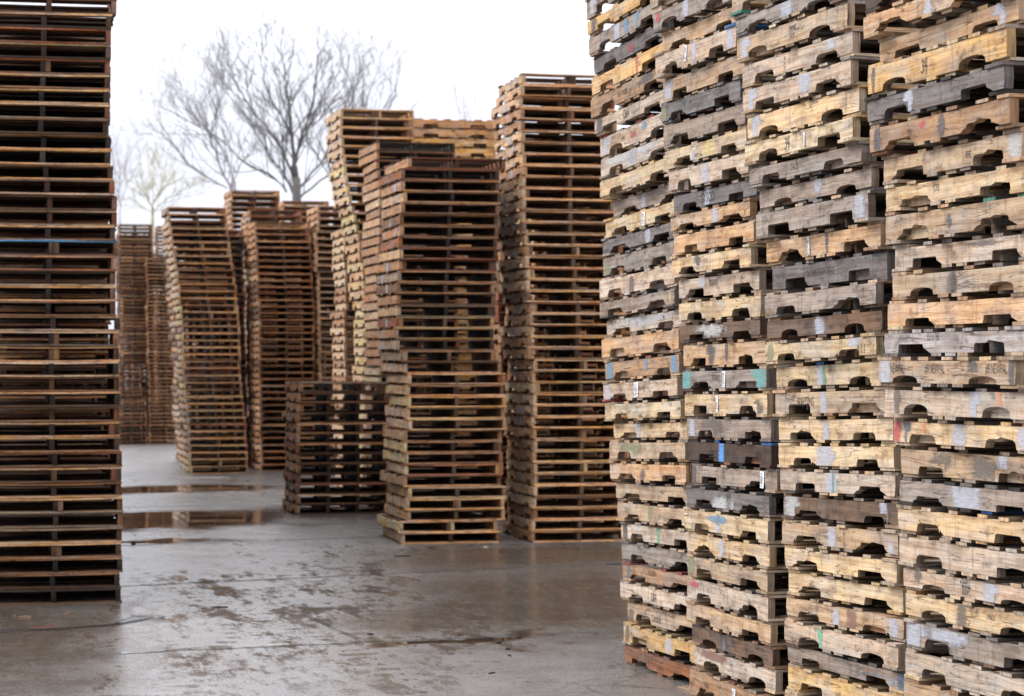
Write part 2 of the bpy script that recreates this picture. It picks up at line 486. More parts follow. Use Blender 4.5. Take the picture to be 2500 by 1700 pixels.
# every row: (x, y of the stringer's upper left corner, colour, marks, what it looks like, extra)
CA = [
 (1520, 1575, 'R', [('p', 'dst', .28, .012, .5, 1.2)], 'wet reddish brown pallet', {'style': 'n'}),
 (1528, 1522, 'Y', [('p', 'lav', .62, .05, .4, .6), ('p', 'dst', .06, .03, .5, .8)], 'golden yellow pallet with a pale paint blot', {}),
 (1524, 1469, 'T', [('t', 'Container', .33, .22, .062, 'k', .62), ('p', 'grn', .88, .035, .5, .9), ('p', 'dst', .05, .05, .2, .5)], 'tan Container-stencilled pallet', {}),
 (1517, 1421, 'L', [('t', 'O&A', .42, .22, .07, 'k', .6)], 'pale pallet with three short black letters', {}),
 (1520, 1375, 'H', [('t', 'HOUSTON', .36, .55, .04, 'k', .7), ('p', 'dbl', .09, .03, .5, .8)], 'brown pallet with red deck boards', {'boards': {'top_deck': ['red']}, 'damage': .5}),
 (1516, 1325.5, 'W', [], 'weathered grey pallet', {}),
 (1511, 1277, 'L', [('p', 'blk', .06, .045, .5, 1.2), ('p', 'grn', .50, .022, .5, 2), ('p', 'blk', .95, .05, .4, 1.2)], 'pale pallet with green stripe and blackened ends', {}),
 (1513, 1227, 'T', [('p', 'olv', .45, .04, .6, .7)], 'brownish pallet with a green-brown stain', {}),
 (1498, 1180, 'T', [], 'plain tan pallet', {}),
 (1487, 1130.5, 'O', [('p', 'dst', .45, .05, .3, .4)], 'honey coloured pallet with a long split', {}),
 (1488, 1080.7, 'T', [('p', 'olv', .3, .2, .6, .5)], 'olive tan pallet', {'style': 'n'}),
 (1502, 1035, 'P', [('p', 'lav', .34, .05, .5, .9)], 'pale pine pallet with a lavender streak', {}),
 (1484, 988, 'P', [], 'clean bright pine pallet', {}),
 (1476, 938, 'L', [('p', 'lav', .07, .06, .4, .9), ('lab', .47, .5, .07, .085), ('t', '48x40', .5, .45, .04, 'k', .9)], 'pale pallet with a white paper label', {'boards': {'bottom_deck': ['red', None, None, None, None]}}),
 (1473.5, 885.6, 'H', [('p', 'blu', .07, .07, .5, .9), ('p', 'blu', .94, .06, .5, 1), ('p', 'blu', .58, .03, .7, .5)], 'brown pallet with blue paint at both ends', {}),
 (1462, 830, 'O', [], 'light orange-tan pallet', {}),
 (1473, 784.6, 'L', [('p', 'blu', .32, .009, .5, 2), ('t', '151', .4, .3, .04, 'k', .7), ('t', '190', .74, .5, .04, 'k', .7), ('p', 'wht', .5, .5, .7, .6)], 'whitish grey pallet with a thin blue line', {}),
 (1460, 740, 'W', [('p', 'yel', .95, .01, .5, .3)], 'grey-brown pallet with crumbled lower edge', {'damage': .8}),
 (1461, 686, 'L', [('p', 'dst', .45, .05, .4, .7)], 'pinkish tan pallet with a brown stain', {}),
 (1467, 633.6, 'W', [('p', 'olv', .07, .05, .3, .6)], 'brownish grey pallet', {}),
 (1478, 589.5, 'G', [('p', 'lav', .62, .05, .5, 1)], 'charcoal grey pallet with a pale spray mark', {}),
 (1470, 542.5, 'P', [('lab', .53, .45, .055, .08)], 'straw coloured pallet with a small white label', {}),
 (1495, 495, 'W', [('p', 'lav', .42, .04, .4, .7)], 'grey pallet set back with a broken left end', {'damage': .9}),
 (1465.5, 445.6, 'P', [], 'pale yellow pine pallet', {}),
 (1468, 396, 'L', [('p', 'lav', .45, .08, .5, 1), ('p', 'wht', .4, .5, .8, .5)], 'whitened pallet with a wide lavender patch', {}),
 (1465, 340, 'L', [('t', 'Dole', .43, .35, .06, 'r', .8), ('t', 'PRODUCT OF THE', .16, .72, .026, 'k', .8), ('p', 'lav', .10, .07, .3, .8), ('p', 'lav', .92, .05, .5, 1), ('p', 'blu', .62, .05, .7, .3)], 'pale pallet with red lettering and high arches', {'style': 'a', 'boards': {'top_deck': ['red', None, 'red', 'red']}}),
 (1457, 296, 'L', [('t', 'O&A', .4, .2, .075, 'k', .62), ('p', 'blk', .07, .06, .45, .9)], 'pinkish pallet, black letters, soot corner', {}),
 (1450, 245, 'H', [('t', 'NA W008', .37, .35, .05, 'k', .8), ('p', 'blk', .75, .12, .6, .6)], 'brown pallet with faint black stencil', {}),
 (1450, 194, 'Y', [('p', 'red', .62, .014, .5, 2)], 'yellow pallet with one red vertical stripe', {}),
 (1445.6, 147, 'G', [('t', 'O&A', .48, .2, .075, 'r', .62)], 'dark grey pallet with red letters', {}),
 (1444, 98, 'W', [('p', 'lav', .40, .06, .4, 1), ('p', 'blu', .52, .04, .5, .6), ('p', 'blu', .67, .03, .6, .5)], 'grey-brown pallet with blue scribbles', {}),
 (1440, 55.5, 'Y', [('p', 'blk', .09, .06, .4, 1)], 'ochre pallet blackened at its left end', {}),
 (1437, 6, 'W', [('p', 'lav', .1, .06, .5, 1)], 'greyish pallet cut by the top edge', {}),
]
CB = [
 (1690, 1632, 'H', [('lab', .55, .6, .05, .07)], 'brown pallet with a torn white label', {'damage': .7}),
 (1686, 1576, 'L', [('p', 'rst', .25, .25, .8, .4)], 'pinkish tan pallet', {'style': 'a'}),
 (1696, 1525, 'B', [('p', 'blk', .42, .04, .5, 1.2), ('p', 'lav', .42, .02, .2, .4)], 'dark brown pallet with a black blot', {'style': 'a'}),
 (1673, 1471, 'T', [], 'tan pallet', {}),
 (1685, 1412, 'L', [('p', 'red', .1, .08, .8, .15)], 'chalky pale pallet', {}),
 (1683, 1357, 'T', [('p', 'olv', .05, .06, .5, .7)], 'dull tan pallet', {}),
 (1686, 1301, 'P', [('p', 'lav', .44, .045, .5, .9)], 'light pine pallet with a lavender blot', {'damage': .5}),
 (1679, 1243, 'P', [('p', 'lav', .42, .03, .5, 1.1), ('p', 'blu', .42, .17, .7, .22)], 'light pallet with blue scrawl', {}),
 (1680.5, 1190, 'G', [('p', 'wht', .45, .18, .2, .55), ('p', 'blk', .53, .03, .5, 1.2)], 'mottled grey and white pallet', {'damage': .6}),
 (1690.5, 1135, 'W', [('lab', .84, .5, .055, .085), ('p', 'blk', .03, .03, .5, 1.1)], 'grey pallet with barcode label at right', {}),
 (1680.5, 1078, 'D', [('p', 'azu', .42, .045, .5, 3), ('t', 'SLBC', .27, .2, .06, 'k', .7), ('t', 'BO', .83, .2, .07, 'k', .7)], 'dark brown pallet with bright blue tape stripe', {'boards': {'top_deck': ['K', 'G', 'blue', 'K']}}),
 (1670.6, 1022, 'W', [('p', 'lav', .07, .05, .5, 1.1), ('p', 'dst', .3, .2, .5, .6)], 'half brown half grey pallet', {}),
 (1672, 962.5, 'P', [('lab', .42, .5, .035, .085), ('p', 'blk', .9, .1, .3, .4)], 'pine pallet with narrow white label', {}),
 (1663.5, 907, 'W', [('p', 'tea', .06, .08, .5, 1.3), ('p', 'tea', .92, .12, .5, 1.3), ('lab', .52, .5, .045, .085), ('t', 'P TRAY', .38, .4, .05, 'k', .7)], 'weathered pallet with teal painted ends', {'damage': .9}),
 (1663.5, 844, 'O', [('p', 'blk', .35, .08, .5, .7), ('p', 'blk', .55, .02, .7, .6)], 'orange-tan pallet with black smears', {}),
 (1663.5, 796, 'B', [('p', 'wht', .4, .25, .55, .5)], 'pinkish brown pallet with worn white paint', {}),
 (1663.5, 742, 'P', [], 'clean yellow pine pallet', {}),
 (1655, 685, 'L', [('p', 'lav', .30, .07, .6, .6), ('t', 'EPARVAN', .4, .5, .045, 'k', .7)], 'chalk-white pallet with a grey patch', {}),
 (1642, 633, 'P', [('p', 'blk', .35, .05, .7, .4)], 'cream pallet with splintered top edge', {'damage': .8}),
 (1652, 577, 'O', [], 'honey tan pallet', {}),
 (1642, 530, 'O', [('p', 'lav', .58, .06, .5, 1)], 'cracked orange-tan pallet with grey stripe', {'damage': 1}),
 (1642, 480, 'G', [('p', 'lav', .43, .05, .5, 1), ('t', 'SYSCO', .36, .2, .075, 'k', .9)], 'slate grey pallet with worn black lettering', {}),
 (1629, 421, 'L', [('p', 'lav', .48, .06, .4, .8)], 'light grey-tan pallet with lavender smudge', {}),
 (1629, 370, 'P', [('p', 'yel', .55, .02, .5, .8), ('p', 'lav', .35, .04, .2, .4)], 'straw yellow pallet with yellow chalk line', {}),
 (1623.6, 312, 'W', [], 'mauve-grey pallet with one round knot', {}),
 (1621, 258, 'G', [('p', 'olv', .04, .06, .3, .6)], 'ash grey deeply grained pallet', {}),
 (1612, 199, 'T', [('p', 'lav', .07, .08, .4, .9)], 'tan pallet with lavender left end', {}),
 (1604, 139, 'L', [('lab', .40, .6, .04, .085), ('p', 'lav', .5, .05, .6, .7), ('p', 'lav', .93, .06, .5, 1)], 'sand coloured pallet with speckled label', {'boards': {'top_deck': [None, None, None, None, 'blue']}, 'damage': .5}),
 (1614, 88, 'O', [], 'pine pallet with swirling figure', {}),
 (1595, 35, 'W', [('p', 'red', .06, .03, .7, .3), ('p', 'lav', .42, .05, .6, .9)], 'rough grey pallet with broken arches', {'style': 'a', 'damage': .6}),
 (1590, -22, 'L', [], 'pale pallet mostly above the picture', {}),
]
CC = [
 (1918, 1690, 'O', [], 'orange-tan pallet', {}),
 (1918, 1626, 'Y', [], 'bright yellow pine pallet', {}),
 (1921, 1575, 'W', [('p', 'blu', .80, .2, .35, .22), ('p', 'dbl', .97, .03, .5, 1)], 'grey pallet with blue streaks at right', {}),
 (1914, 1515, 'L', [('p', 'grn', .34, .022, .5, 2)], 'pinkish pallet with a green stripe', {'style': 'a'}),
 (1915.5, 1458, 'T', [('p', 'rst', .58, .06, .4, 1.2), ('p', 'lav', .45, .04, .3, .9), ('p', 'lav', .92, .06, .4, .8)], 'patched pallet with a red-brown repair', {}),
 (1918, 1395, 'P', [], 'clean light pine pallet', {}),
 (1914, 1335, 'P', [], 'pine pallet with small knots', {}),
 (1911, 1273, 'T', [('p', 'lav', .46, .05, .5, 1.2), ('p', 'lav', .95, .04, .2, .5)], 'brownish tan pallet with chipped notch', {'damage': .8}),
 (1911, 1210, 'B', [('p', 'wht', .08, .1, .5, .9), ('p', 'lav', .87, .04, .5, 1.2)], 'greyish brown pallet with white patches', {}),
 (1914, 1149, 'L', [('p', 'lav', .47, .07, .5, 1.2), ('p', 'tea', .49, .012, .5, 2)], 'chalky pallet with a faint teal drip', {}),
 (1902.7, 1088, 'P', [('p', 'lav', .43, .11, .45, .9)], 'pine pallet with a large lavender blot', {}),
 (1900, 1025, 'P', [('p', 'lav', .44, .04, .3, .9), ('t', 'IPPC', .14, .55, .022, 'k', .8), ('t', 'KD HT', .26, .3, .022, 'k', .8)], 'pine pallet with small stamped marks', {}),
 (1898, 959.6, 'T', [('t', 'SKRETTING', .21, .35, .062, 'k', .62), ('t', '6', .3, .18, .05, 'k'), ('p', 'lav', .45, .04, .5, 1)], 'tan pallet stencilled in black capitals', {}),
 (1888.5, 897, 'P', [('p', 'lav', .43, .05, .5, 1), ('p', 'grn', .46, .02, .4, .8)], 'pale pallet with lavender and green streaks', {'style': 'a', 'boards': {'top_deck': [None, None, 'blue', None]}}),
 (1875.6, 841.5, 'P', [('p', 'lav', .82, .07, .5, 1), ('t', 'A 1 1', .84, .1, .06, 'k', .7), ('p', 'olv', .06, .04, .5, .9)], 'cream pallet with letters at its right end', {}),
 (1877, 784.6, 'B', [('p', 'lav', .48, .06, .5, .9)], 'greyish brown pallet with pale spray', {'style': 'a'}),
 (1871, 723, 'W', [], 'sandy grey pallet', {}),
 (1878.5, 656, 'G', [('t', 'N.CHAS-TI-SANTIAGO', .33, .4, .05, 'k', .6), ('p', 'dst', .68, .08, .6, .6)], 'steel grey pallet with smeared writing', {}),
 (1866, 592, 'O', [('lab', .40, .5, .03, .09), ('p', 'blk', .56, .015, .6, .8)], 'orange-tan pallet with thin white label', {'damage': .8}),
 (1853, 524, 'W', [('p', 'lav', .93, .06, .5, 1)], 'grey-tan pallet with lavender right corner', {}),
 (1851.5, 467, 'W', [('p', 'lav', .55, .05, .7, .6)], 'cool grey pallet with rounded arches', {'style': 'a'}),
 (1836, 414, 'W', [('t', '2-6-33', .4, .35, .045, 'k', .7)], 'grey pallet with faint date stencil', {}),
 (1820, 354.6, 'P', [('hand34', .40, .22, .055), ('lab', .58, .5, .022, .06)], 'pine pallet with handwritten 34', {}),
 (1827, 288, 'P', [('p', 'lav', .09, .06, .5, 1)], 'tan pallet with round arches', {'style': 'a'}),
 (1817, 223.6, 'L', [('p', 'lav', .1, .06, .5, 1), ('p', 'lav', .6, .08, .6, .7)], 'light grey pallet with two lavender patches', {}),
 (1810, 162, 'L', [('t', '40\n40\n20', .40, .65, .022, 'k', .8), ('p', 'lav', .82, .05, .5, .9)], 'pale pallet with a column of small stamps', {}),
 (1804.5, 98, 'T', [('t', 'MANG', .50, .55, .04, 'k', .7), ('t', '7-19', .51, .2, .04, 'k', .7), ('p', 'lav', .09, .07, .5, .9)], 'pallet stamped 7-19 with lavender left end', {'style': 'a'}),
 (1800, 48, 'W', [('p', 'lav', .5, .08, .6, .8)], 'grey pallet with torn wood fibres', {'damage': 1}),
 (1795, -12, 'T', [], 'tan pallet cut by the top edge', {'boards': {'bottom_deck': ['green', None]}}),
]
CD = [
 (2210.6, 1661.6, 'O', [('p', 'rst', .6, .4, .5, .6)], 'orange-brown pallet', {}),
 (2205, 1589, 'L', [], 'pinkish pallet with bold wavy grain', {'damage': .6}),
 (2209, 1516, 'W', [('p', 'lav', .08, .12, .5, 1), ('p', 'lav', .3, .2, .7, .4)], 'lavender-grey pallet', {}),
 (2205, 1446.5, 'P', [('p', 'dst', .42, .045, .5, .9), ('t', '290823', .60, .55, .03, 'k', .8), ('p', 'lav', .96, .05, .5, 1)], 'pine pallet with dark scorch and date', {'style': 'a'}),
 (2195, 1386.7, 'L', [('t', '•SHELL', .43, .55, .05, 'k', .65), ('t', '  0ISW', .43, .15, .05, 'k', .65), ('p', 'lav', .64, .07, .5, .8), ('p', 'dst', .12, .04, .7, .6)], 'weathered pallet with two-line black stencil', {'style': 'a'}),
 (2196, 1308, 'L', [], 'pale smooth pallet', {'damage': .4}),
 (2196, 1239, 'P', [], 'creamy new pine pallet', {}),
 (2196, 1172, 'W', [('p', 'lav', .5, .14, .45, 1), ('p', 'pur', .96, .05, .4, 1)], 'purple-grey pallet with wide lavender patch', {'boards': {'top_deck': ['G', 'G', 'K'], 'bottom_deck': ['K', 'K', 'K', 'blue']}}),
 (2197.8, 1095, 'T', [('p', 'dst', .3, .12, .6, .4), ('p', 'dst', .6, .14, .4, .5), ('p', 'lav', .72, .05, .6, .9)], 'blotchy tan and brown pallet', {'damage': .5}),
 (2179, 1026.6, 'P', [('p', 'red', .03, .035, .5, 1.6), ('p', 'dbl', .11, .03, .5, 1.6), ('p', 'org', .24, .012, .7, 1), ('p', 'lav', .50, .065, .5, .9), ('p', 'lav', .94, .06, .5, .9)], 'yellow pallet with red and blue left end', {}),
 (2166.5, 951, 'L', [('p', 'lav', .66, .055, .5, 1), ('p', 'org', .82, .016, .6, .8), ('p', 'dst', .1, .03, .6, .8)], 'pinkish pallet with lavender and orange spray', {'style': 'a', 'boards': {}}),
 (2151, 880, 'T', [('p', 'lav', .06, .06, .5, 1.3), ('t', '#9 NEWPAL', .37, .45, .055, 'k', .62), ('t', '#9 NEWPAL', .80, .45, .055, 'k', .62), ('t', 'NEWPAL', .1, .45, .055, 'k', .62), ('p', 'blk', .71, .055, .6, .5), ('p', 'blk', .97, .02, .5, 1)], 'tan pallet with repeated stencil and black splat', {'style': 'a'}),
 (2152, 814.5, 'A', [('t', '55151760', .33, .6, .05, 'k', .6)], 'light grey pallet with eight-digit number', {}),
 (2158, 743, 'O', [], 'warm orange-tan pallet', {'damage': .3}),
 (2179, 673.5, 'T', [('p', 'dst', .46, .05, .5, .9), ('p', 'blk', .47, .02, .5, .5)], 'tan pallet with dark stain beside a knot', {'style': 'a'}),
 (2182, 606.5, 'L', [('p', 'dst', .65, .18, .8, .15)], 'smooth pale tan pallet', {}),
 (2155, 528, 'T', [('p', 'blk', .48, .02, .5, .3)], 'tan pallet with snapped left end', {'damage': 1, 'boards': {'top_deck': [None, None, None, 'green', 'green']}}),
 (2170.7, 461, 'P', [('t', 'CRS', .36, .5, .04, 'k', .8)], 'sawn yellow pallet with three faint letters', {}),
 (2150.8, 390, 'T', [('t', 'IPPC', .62, .35, .04, 'k', .7), ('p', 'wht', .95, .06, .5, 1)], 'tan pallet with square stamp and grey end', {}),
 (2133.7, 316, 'H', [('p', 'blk', .06, .03, .4, .8), ('p', 'blk', .54, .035, .5, .6), ('p', 'red', .4, .03, .7, .12)], 'brown pallet with round black spot', {'damage': 1}),
 (2129.4, 248, 'G', [('p', 'lav', .33, .05, .35, .9)], 'dark grey pallet with pale dripping paint', {}),
 (2123.7, 168, 'Y', [('hand34', .42, .25, .052), ('p', 'blk', .045, .018, .5, .6)], 'pine pallet with handwritten 34 and black oval', {'style': 'a'}),
 (2143.7, 104, 'O', [('p', 'lav', .88, .06, .5, .9)], 'orange-tan pallet with pale right end', {}),
 (2112, 43, 'O', [('p', 'lav', .5, .03, .5, 1.2)], 'splintered orange pine pallet', {'damage': 1}),
 (2105, -25, 'D', [], 'dark pallet cut by the top edge', {}),
]
TB = .0145
STUFF = MB()

def wall_column(rows, Z, tan_yaw, tiltpts, where, name, seed):
    rnd = random.Random(seed)
    psi = math.degrees(math.atan(tan_yaw))
    cosm = math.cos(math.radians(psi))
    tops = [W3(x, y, Z).z + TB for x, y, *_ in rows]
    bots = [None] * len(rows)
    for i in range(1, len(rows)): bots[i] = tops[i - 1]
    n0 = 0
    if tops[0] > .16:
        n0 = round((tops[0]) / .124) - 1
        step = tops[0] / (n0 + 1)
    else: step = tops[0]
    bots[0] = tops[0] - step
    for i, (x, y, c, marks, desc, kw) in enumerate(rows):
        h = tops[i] - bots[i] - .0008
        tilt = math.radians(interp(y, tiltpts)) if i + n0 > 0 else 0
        dy = rnd.uniform(-.6, .6)
        p = W3(x, y, Z); p.z = bots[i] + h - TB
        kw = dict(kw); kw.setdefault('damage', .3)
        p += Matrix.Rotation(theta_of(psi), 3, 'Z') @ Vector((rnd.uniform(-.008, .008), rnd.uniform(-.022, .022), 0))
        ps = psi + dy
        lab = f"{desc}, {ordinal(i + 1)} {where}"
        if len(lab.split()) > 16: print('LONG', lab)
        pallet(p, (-1.219 / 2, -1.016 / 2, h - TB), theta_of(ps), h, rnd, lab, name, c, marks, tilt=tilt, **kw)
    for k in range(n0):                       # supports below the picture's edge
        x, y = rows[0][0], rows[0][1]
        p = W3(x, y, Z); p.z = k * step
        rot = Matrix.Rotation(theta_of(psi), 4, 'Z')
        M = Matrix.Translation(p - rot @ Vector((-.6095, -.508, 0))) @ rot
        pallet_geometry(step - .001, rnd, 'T', M=M, one=STUFF)
    # row standing behind the front one, its colours darkened for shade seen through notches
    top = tops[-1]
    for du, dv in ([(0, 1.10), (0, 2.2)] + ([(-1.3, 1.14), (-1.3, 2.2), (-2.6, 1.3)] if Z > 14 else []) + ([(1.3, 1.1)] if Z < 10 else [])):
        z = 0; dz = rnd.uniform(.1215, .1250)
        while z < top + .6:
            x = rows[0][0] + (rows[-1][0] - rows[0][0]) * z / top
            p = W3(x, 0, Z); p.z = z
            rot = Matrix.Rotation(theta_of(psi), 4, 'Z')
            p = p + rot @ Vector((du, dv + rnd.uniform(-.01, .03), 0))
            M = Matrix.Translation(p - rot @ Vector((-.6095, -.508, 0))) @ rot
            pallet_geometry(dz - .001, rnd, rnd.choice('DKB'), M=M, one=STUFF); z += dz

wall_column(CA, 14.1, .33, [(0, 4.3), (300, 3.6), (700, 2.6), (1085, 2.1), (1500, .6)], "up the right wall's leftmost column", "pallets in the wall's leftmost column", 1)
wall_column(CB, 12.75, .28, [(0, .2), (500, .6), (1000, 1.2), (1500, .5)], "up the right wall's second column", "pallets in the wall's second column", 2)
wall_column(CC, 11.3, .32, [(0, .1), (500, 1.2), (1087, 1.9), (1600, .6)], "up from picture edge, wall's third column", "pallets in the wall's third column", 3)
wall_column(CD, 9.6, .28, [(0, .3), (885, .2), (1500, .8)], "up from picture edge, wall's nearest column", "pallets in the wall's nearest column", 4)

WARM = (1.16, .92, .62)
# ---------------- free-standing stacks: front shows the stringer ends
def stack(Z, xpts, ytop, psi, codes, where=None, group=None, seed=5, anchor='left', n=None, things=True, style='n', nst=3, W=1.016, turned=False,
          names=None, first=0, topn=None, mixdecks=None, leads=None, jitter=.010, tiltroll=0., sidecodes=None):
    """xpts: list of (y,x) of the front corner from top to bottom"""
    rnd = random.Random(seed)
    zb = gz(Z); ztop = H + (YH - ytop) * Z / F
    if n is None: n = max(1, round((ztop - zb) / .1195))
    ph = (ztop - zb) / n
    L = 1.219
    made = []; step = Vector((0, 0, 0)); nxt = rnd.randint(2, 5)
    for k in range(n):
        if k == nxt:
            step = Vector((rnd.uniform(-.022, .022), rnd.uniform(-.02, .02), 0)); nxt = k + rnd.randint(2, 7)
        z = zb + k * ph
        ypix = YH - (z + ph / 2 - H) * F / Z
        x = interp(ypix, xpts)
        p = W3(x, 0, Z); p.z = z
        code = codes[k % len(codes)] if isinstance(codes, (list, str)) and len(codes) == n else rnd.choice(codes)
        ps = psi + rnd.uniform(-1.5, 1.5)
        th = theta_of(ps)
        if turned: th += math.radians(90)
        # lateral jitter
        if anchor == 'left': c = (L / 2, -W / 2, 0)
        else: c = (L / 2, W / 2, 0)
        if turned: c = (-L / 2, -W / 2, 0)
        p = p + step + Vector((rnd.uniform(-jitter, jitter), rnd.uniform(-jitter, jitter) * 2, 0))
        ld = leads[k % len(leads)] if leads else None
        sd = None
        if sidecodes:
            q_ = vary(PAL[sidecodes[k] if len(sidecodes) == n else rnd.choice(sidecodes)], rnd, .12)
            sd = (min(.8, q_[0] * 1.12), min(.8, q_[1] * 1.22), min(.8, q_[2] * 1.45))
        isthing = things and k >= first
        if isthing:
            d = names(k, n, code, ld)
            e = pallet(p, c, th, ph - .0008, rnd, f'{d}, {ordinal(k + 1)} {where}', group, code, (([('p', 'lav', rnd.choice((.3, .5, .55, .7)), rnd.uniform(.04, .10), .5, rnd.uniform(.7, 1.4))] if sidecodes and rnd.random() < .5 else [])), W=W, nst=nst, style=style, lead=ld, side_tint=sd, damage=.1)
            made.append(e)
        else:
            rot = Matrix.Rotation(th, 4, 'Z')
            M = Matrix.Translation(p - rot @ Vector(c)) @ rot
            pallet_geometry(ph - .001, rnd, code, M=M, one=STUFF, W=W, nst=nst, style=style, lead=ld, side_tint=sd)
    return made

CW = {'P': 'pine', 'T': 'tan', 'L': 'pale', 'W': 'grey', 'G': 'dark grey', 'B': 'brown', 'R': 'reddish brown', 'O': 'orange-tan', 'K': 'blackened', 'D': 'dark brown', 'Y': 'yellow', 'H': 'mid-brown', 'blue': 'blue', 'red': 'red', 'rust': 'rust'}

# L: dark stack at the left edge, rows from the ground up
LL = ['KD', 'BD', 'HB', 'TH', 'WT', 'GW', 'YG', 'YT', 'TB', 'RB', 'YH', 'YH', 'GB', 'TD', 'BB', 'LW', 'TO', 'WG', 'LW', 'BB', 'YT', 'GW', 'HR', 'blueD', 'TB', 'LW', 'BD', 'GW', 'TH', 'YT', 'TH', 'BD', 'LW', 'PT', 'TB', 'RB', 'PK', 'RR', 'TK', 'BD', 'KD', 'HD']
LL2 = []
for s_ in LL:
    LL2.append(('blue', 'D') if s_.startswith('blue') else (s_[1], s_[0]) if False else (s_[0], s_[1]))
lr = random.Random(3)
lcodes = [lr.choice('DDKDBKRD') for _ in range(41)]
lx = [(0, 277), (240, 272), (300, 273), (380, 274), (420, 276), (455, 283), (530, 283), (568, 278), (612, 287), (712, 288), (774, 287), (825, 282), (900, 284), (940, 285),
      (1020, 290), (1090, 292), (1140, 298), (1180, 299), (1225, 302), (1270, 305), (1310, 302), (1350, 301), (1381, 297), (1415, 290), (1460, 297)]
def lnames(k, n, code, ld):
    if ld[0] == 'blue': return 'dark pallet with a bright blue front board'
    return f'{CW[code]} pallet with {CW[ld[0]]} front board'
stack(17.55, lx, -38, 11.8, lcodes, 'up the dark left-hand stack', 'pallets in the dark left-hand stack', 21, anchor='right', n=41, names=lnames, leads=[LL2[i] + (.85 if LL2[i][0] != 'blue' else 1,) for i in range(41)], jitter=.012)

# M: middle stack in the aisle
mx = [(383, 999), (410, 996), (420, 979), (445, 980), (470, 985), (495, 984), (500, 978), (640, 979), (700, 975), (780, 970), (805, 962), (838, 962), (845, 972), (890, 972), (905, 985), (930, 990), (1190, 991), (1200, 995), (1265, 995), (1272, 979), (1321, 979)]
mc = ['B', 'T', 'T', 'O', 'W', 'B', 'H', 'R', 'B', 'H', 'T', 'T', 'O', 'B', 'H', 'H', 'T', 'D', 'K', 'O', 'D', 'B', 'H', 'D', 'B', 'D', 'D', 'B', 'D', 'R', 'D', 'B', 'K', 'R']
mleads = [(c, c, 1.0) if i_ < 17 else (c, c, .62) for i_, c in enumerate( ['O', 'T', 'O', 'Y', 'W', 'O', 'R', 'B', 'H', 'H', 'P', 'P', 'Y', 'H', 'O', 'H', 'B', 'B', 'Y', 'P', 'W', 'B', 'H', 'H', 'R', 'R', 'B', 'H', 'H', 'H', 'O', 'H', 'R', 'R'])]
def mnames(k, n, code, ld): return f'{CW[code]} pallet with {CW[ld[0]]} front board'
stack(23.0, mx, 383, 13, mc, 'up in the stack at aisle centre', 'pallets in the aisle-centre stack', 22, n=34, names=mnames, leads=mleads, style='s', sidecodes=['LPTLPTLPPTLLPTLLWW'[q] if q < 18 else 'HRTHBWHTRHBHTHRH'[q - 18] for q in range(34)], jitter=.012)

# R: tall stack beside the wall
rx = [(178, 1270), (300, 1274), (430, 1275), (520, 1280), (700, 1288), (760, 1292), (900, 1296), (1100, 1300), (1200, 1303), (1310, 1300)]
rc = [lr.choice('THOHTOHBT') for _ in range(37)] + list('RROR')
rleads = [(lr.choice('YOPHOTHR'), lr.choice('OHTY')) for _ in range(41)]; rleads[36] = ('rust', 'R')
stack(23.2, rx, 178, 13, rc, 'up the tall stack beside the wall', 'pallets in the tall stack beside the wall', 23, n=41, names=mnames, leads=rleads, sidecodes='LTHHTLB', jitter=.012)

# S: short stack
sc_ = [lr.choice('DBDBR') for _ in range(13)]
sl = [('K', 'K'), ('O', 'D'), ('R', 'D'), ('D', 'B'), ('B', 'D'), ('B', 'D'), ('H', 'D'), ('O', 'D'), ('T', 'B'), ('O', 'B'), ('B', 'D'), ('D', 'B'), ('W', 'D')]
stack(27.3, [(930, 728), (1256, 725)], 934, 13, sc_, 'up in the short dark stack', 'pallets in the short dark stack', 24, n=13, names=mnames, leads=sl, nst=4, W=1.12, sidecodes='HHBR', jitter=.008)

# T1: the leaning stack on the left
t1x = [(505, 407), (560, 412), (620, 420), (700, 432), (800, 440), (900, 446), (1000, 455), (1157, 464)]
t1c = [lr.choice('HOBTHDRT') for _ in range(38)]
t1l = [(lr.choice('OTYHRBP'), lr.choice('HTBO')) for _ in range(38)]
stack(39.5, t1x, 505, 13, t1c, 'up in the leaning stack behind', 'pallets in the leaning stack', 25, n=38, names=mnames, leads=t1l, sidecodes='LWPL', jitter=.010)

# N: top of the stack behind the short one
nx = [(264, 829), (420, 842), (530, 862), (650, 882), (750, 893), (1240, 897)]
nn = 41
stack(31.0, nx, 264, 13, ['H', 'T', 'O'], 'up in the stack behind the short one', 'pallets in the stack behind the short one', 26, n=nn, first=nn - 8, names=mnames,
      leads=[(lr.choice('YOPT'), lr.choice('OYT')) for _ in range(nn)], sidecodes='PPLTL', jitter=.012)
# M2: turned pallets behind the middle stack
stack(32.4, [(289, 1008), (1240, 1010)], 289, 13, ['Y', 'Y', 'O', 'P'], 'up in the stack behind the aisle-centre one', 'turned pallets behind the aisle-centre stack', 27, n=40, first=36, names=lambda k, n, c, l: f'turned {CW[c]} notched pallet', turned=True, leads=None)

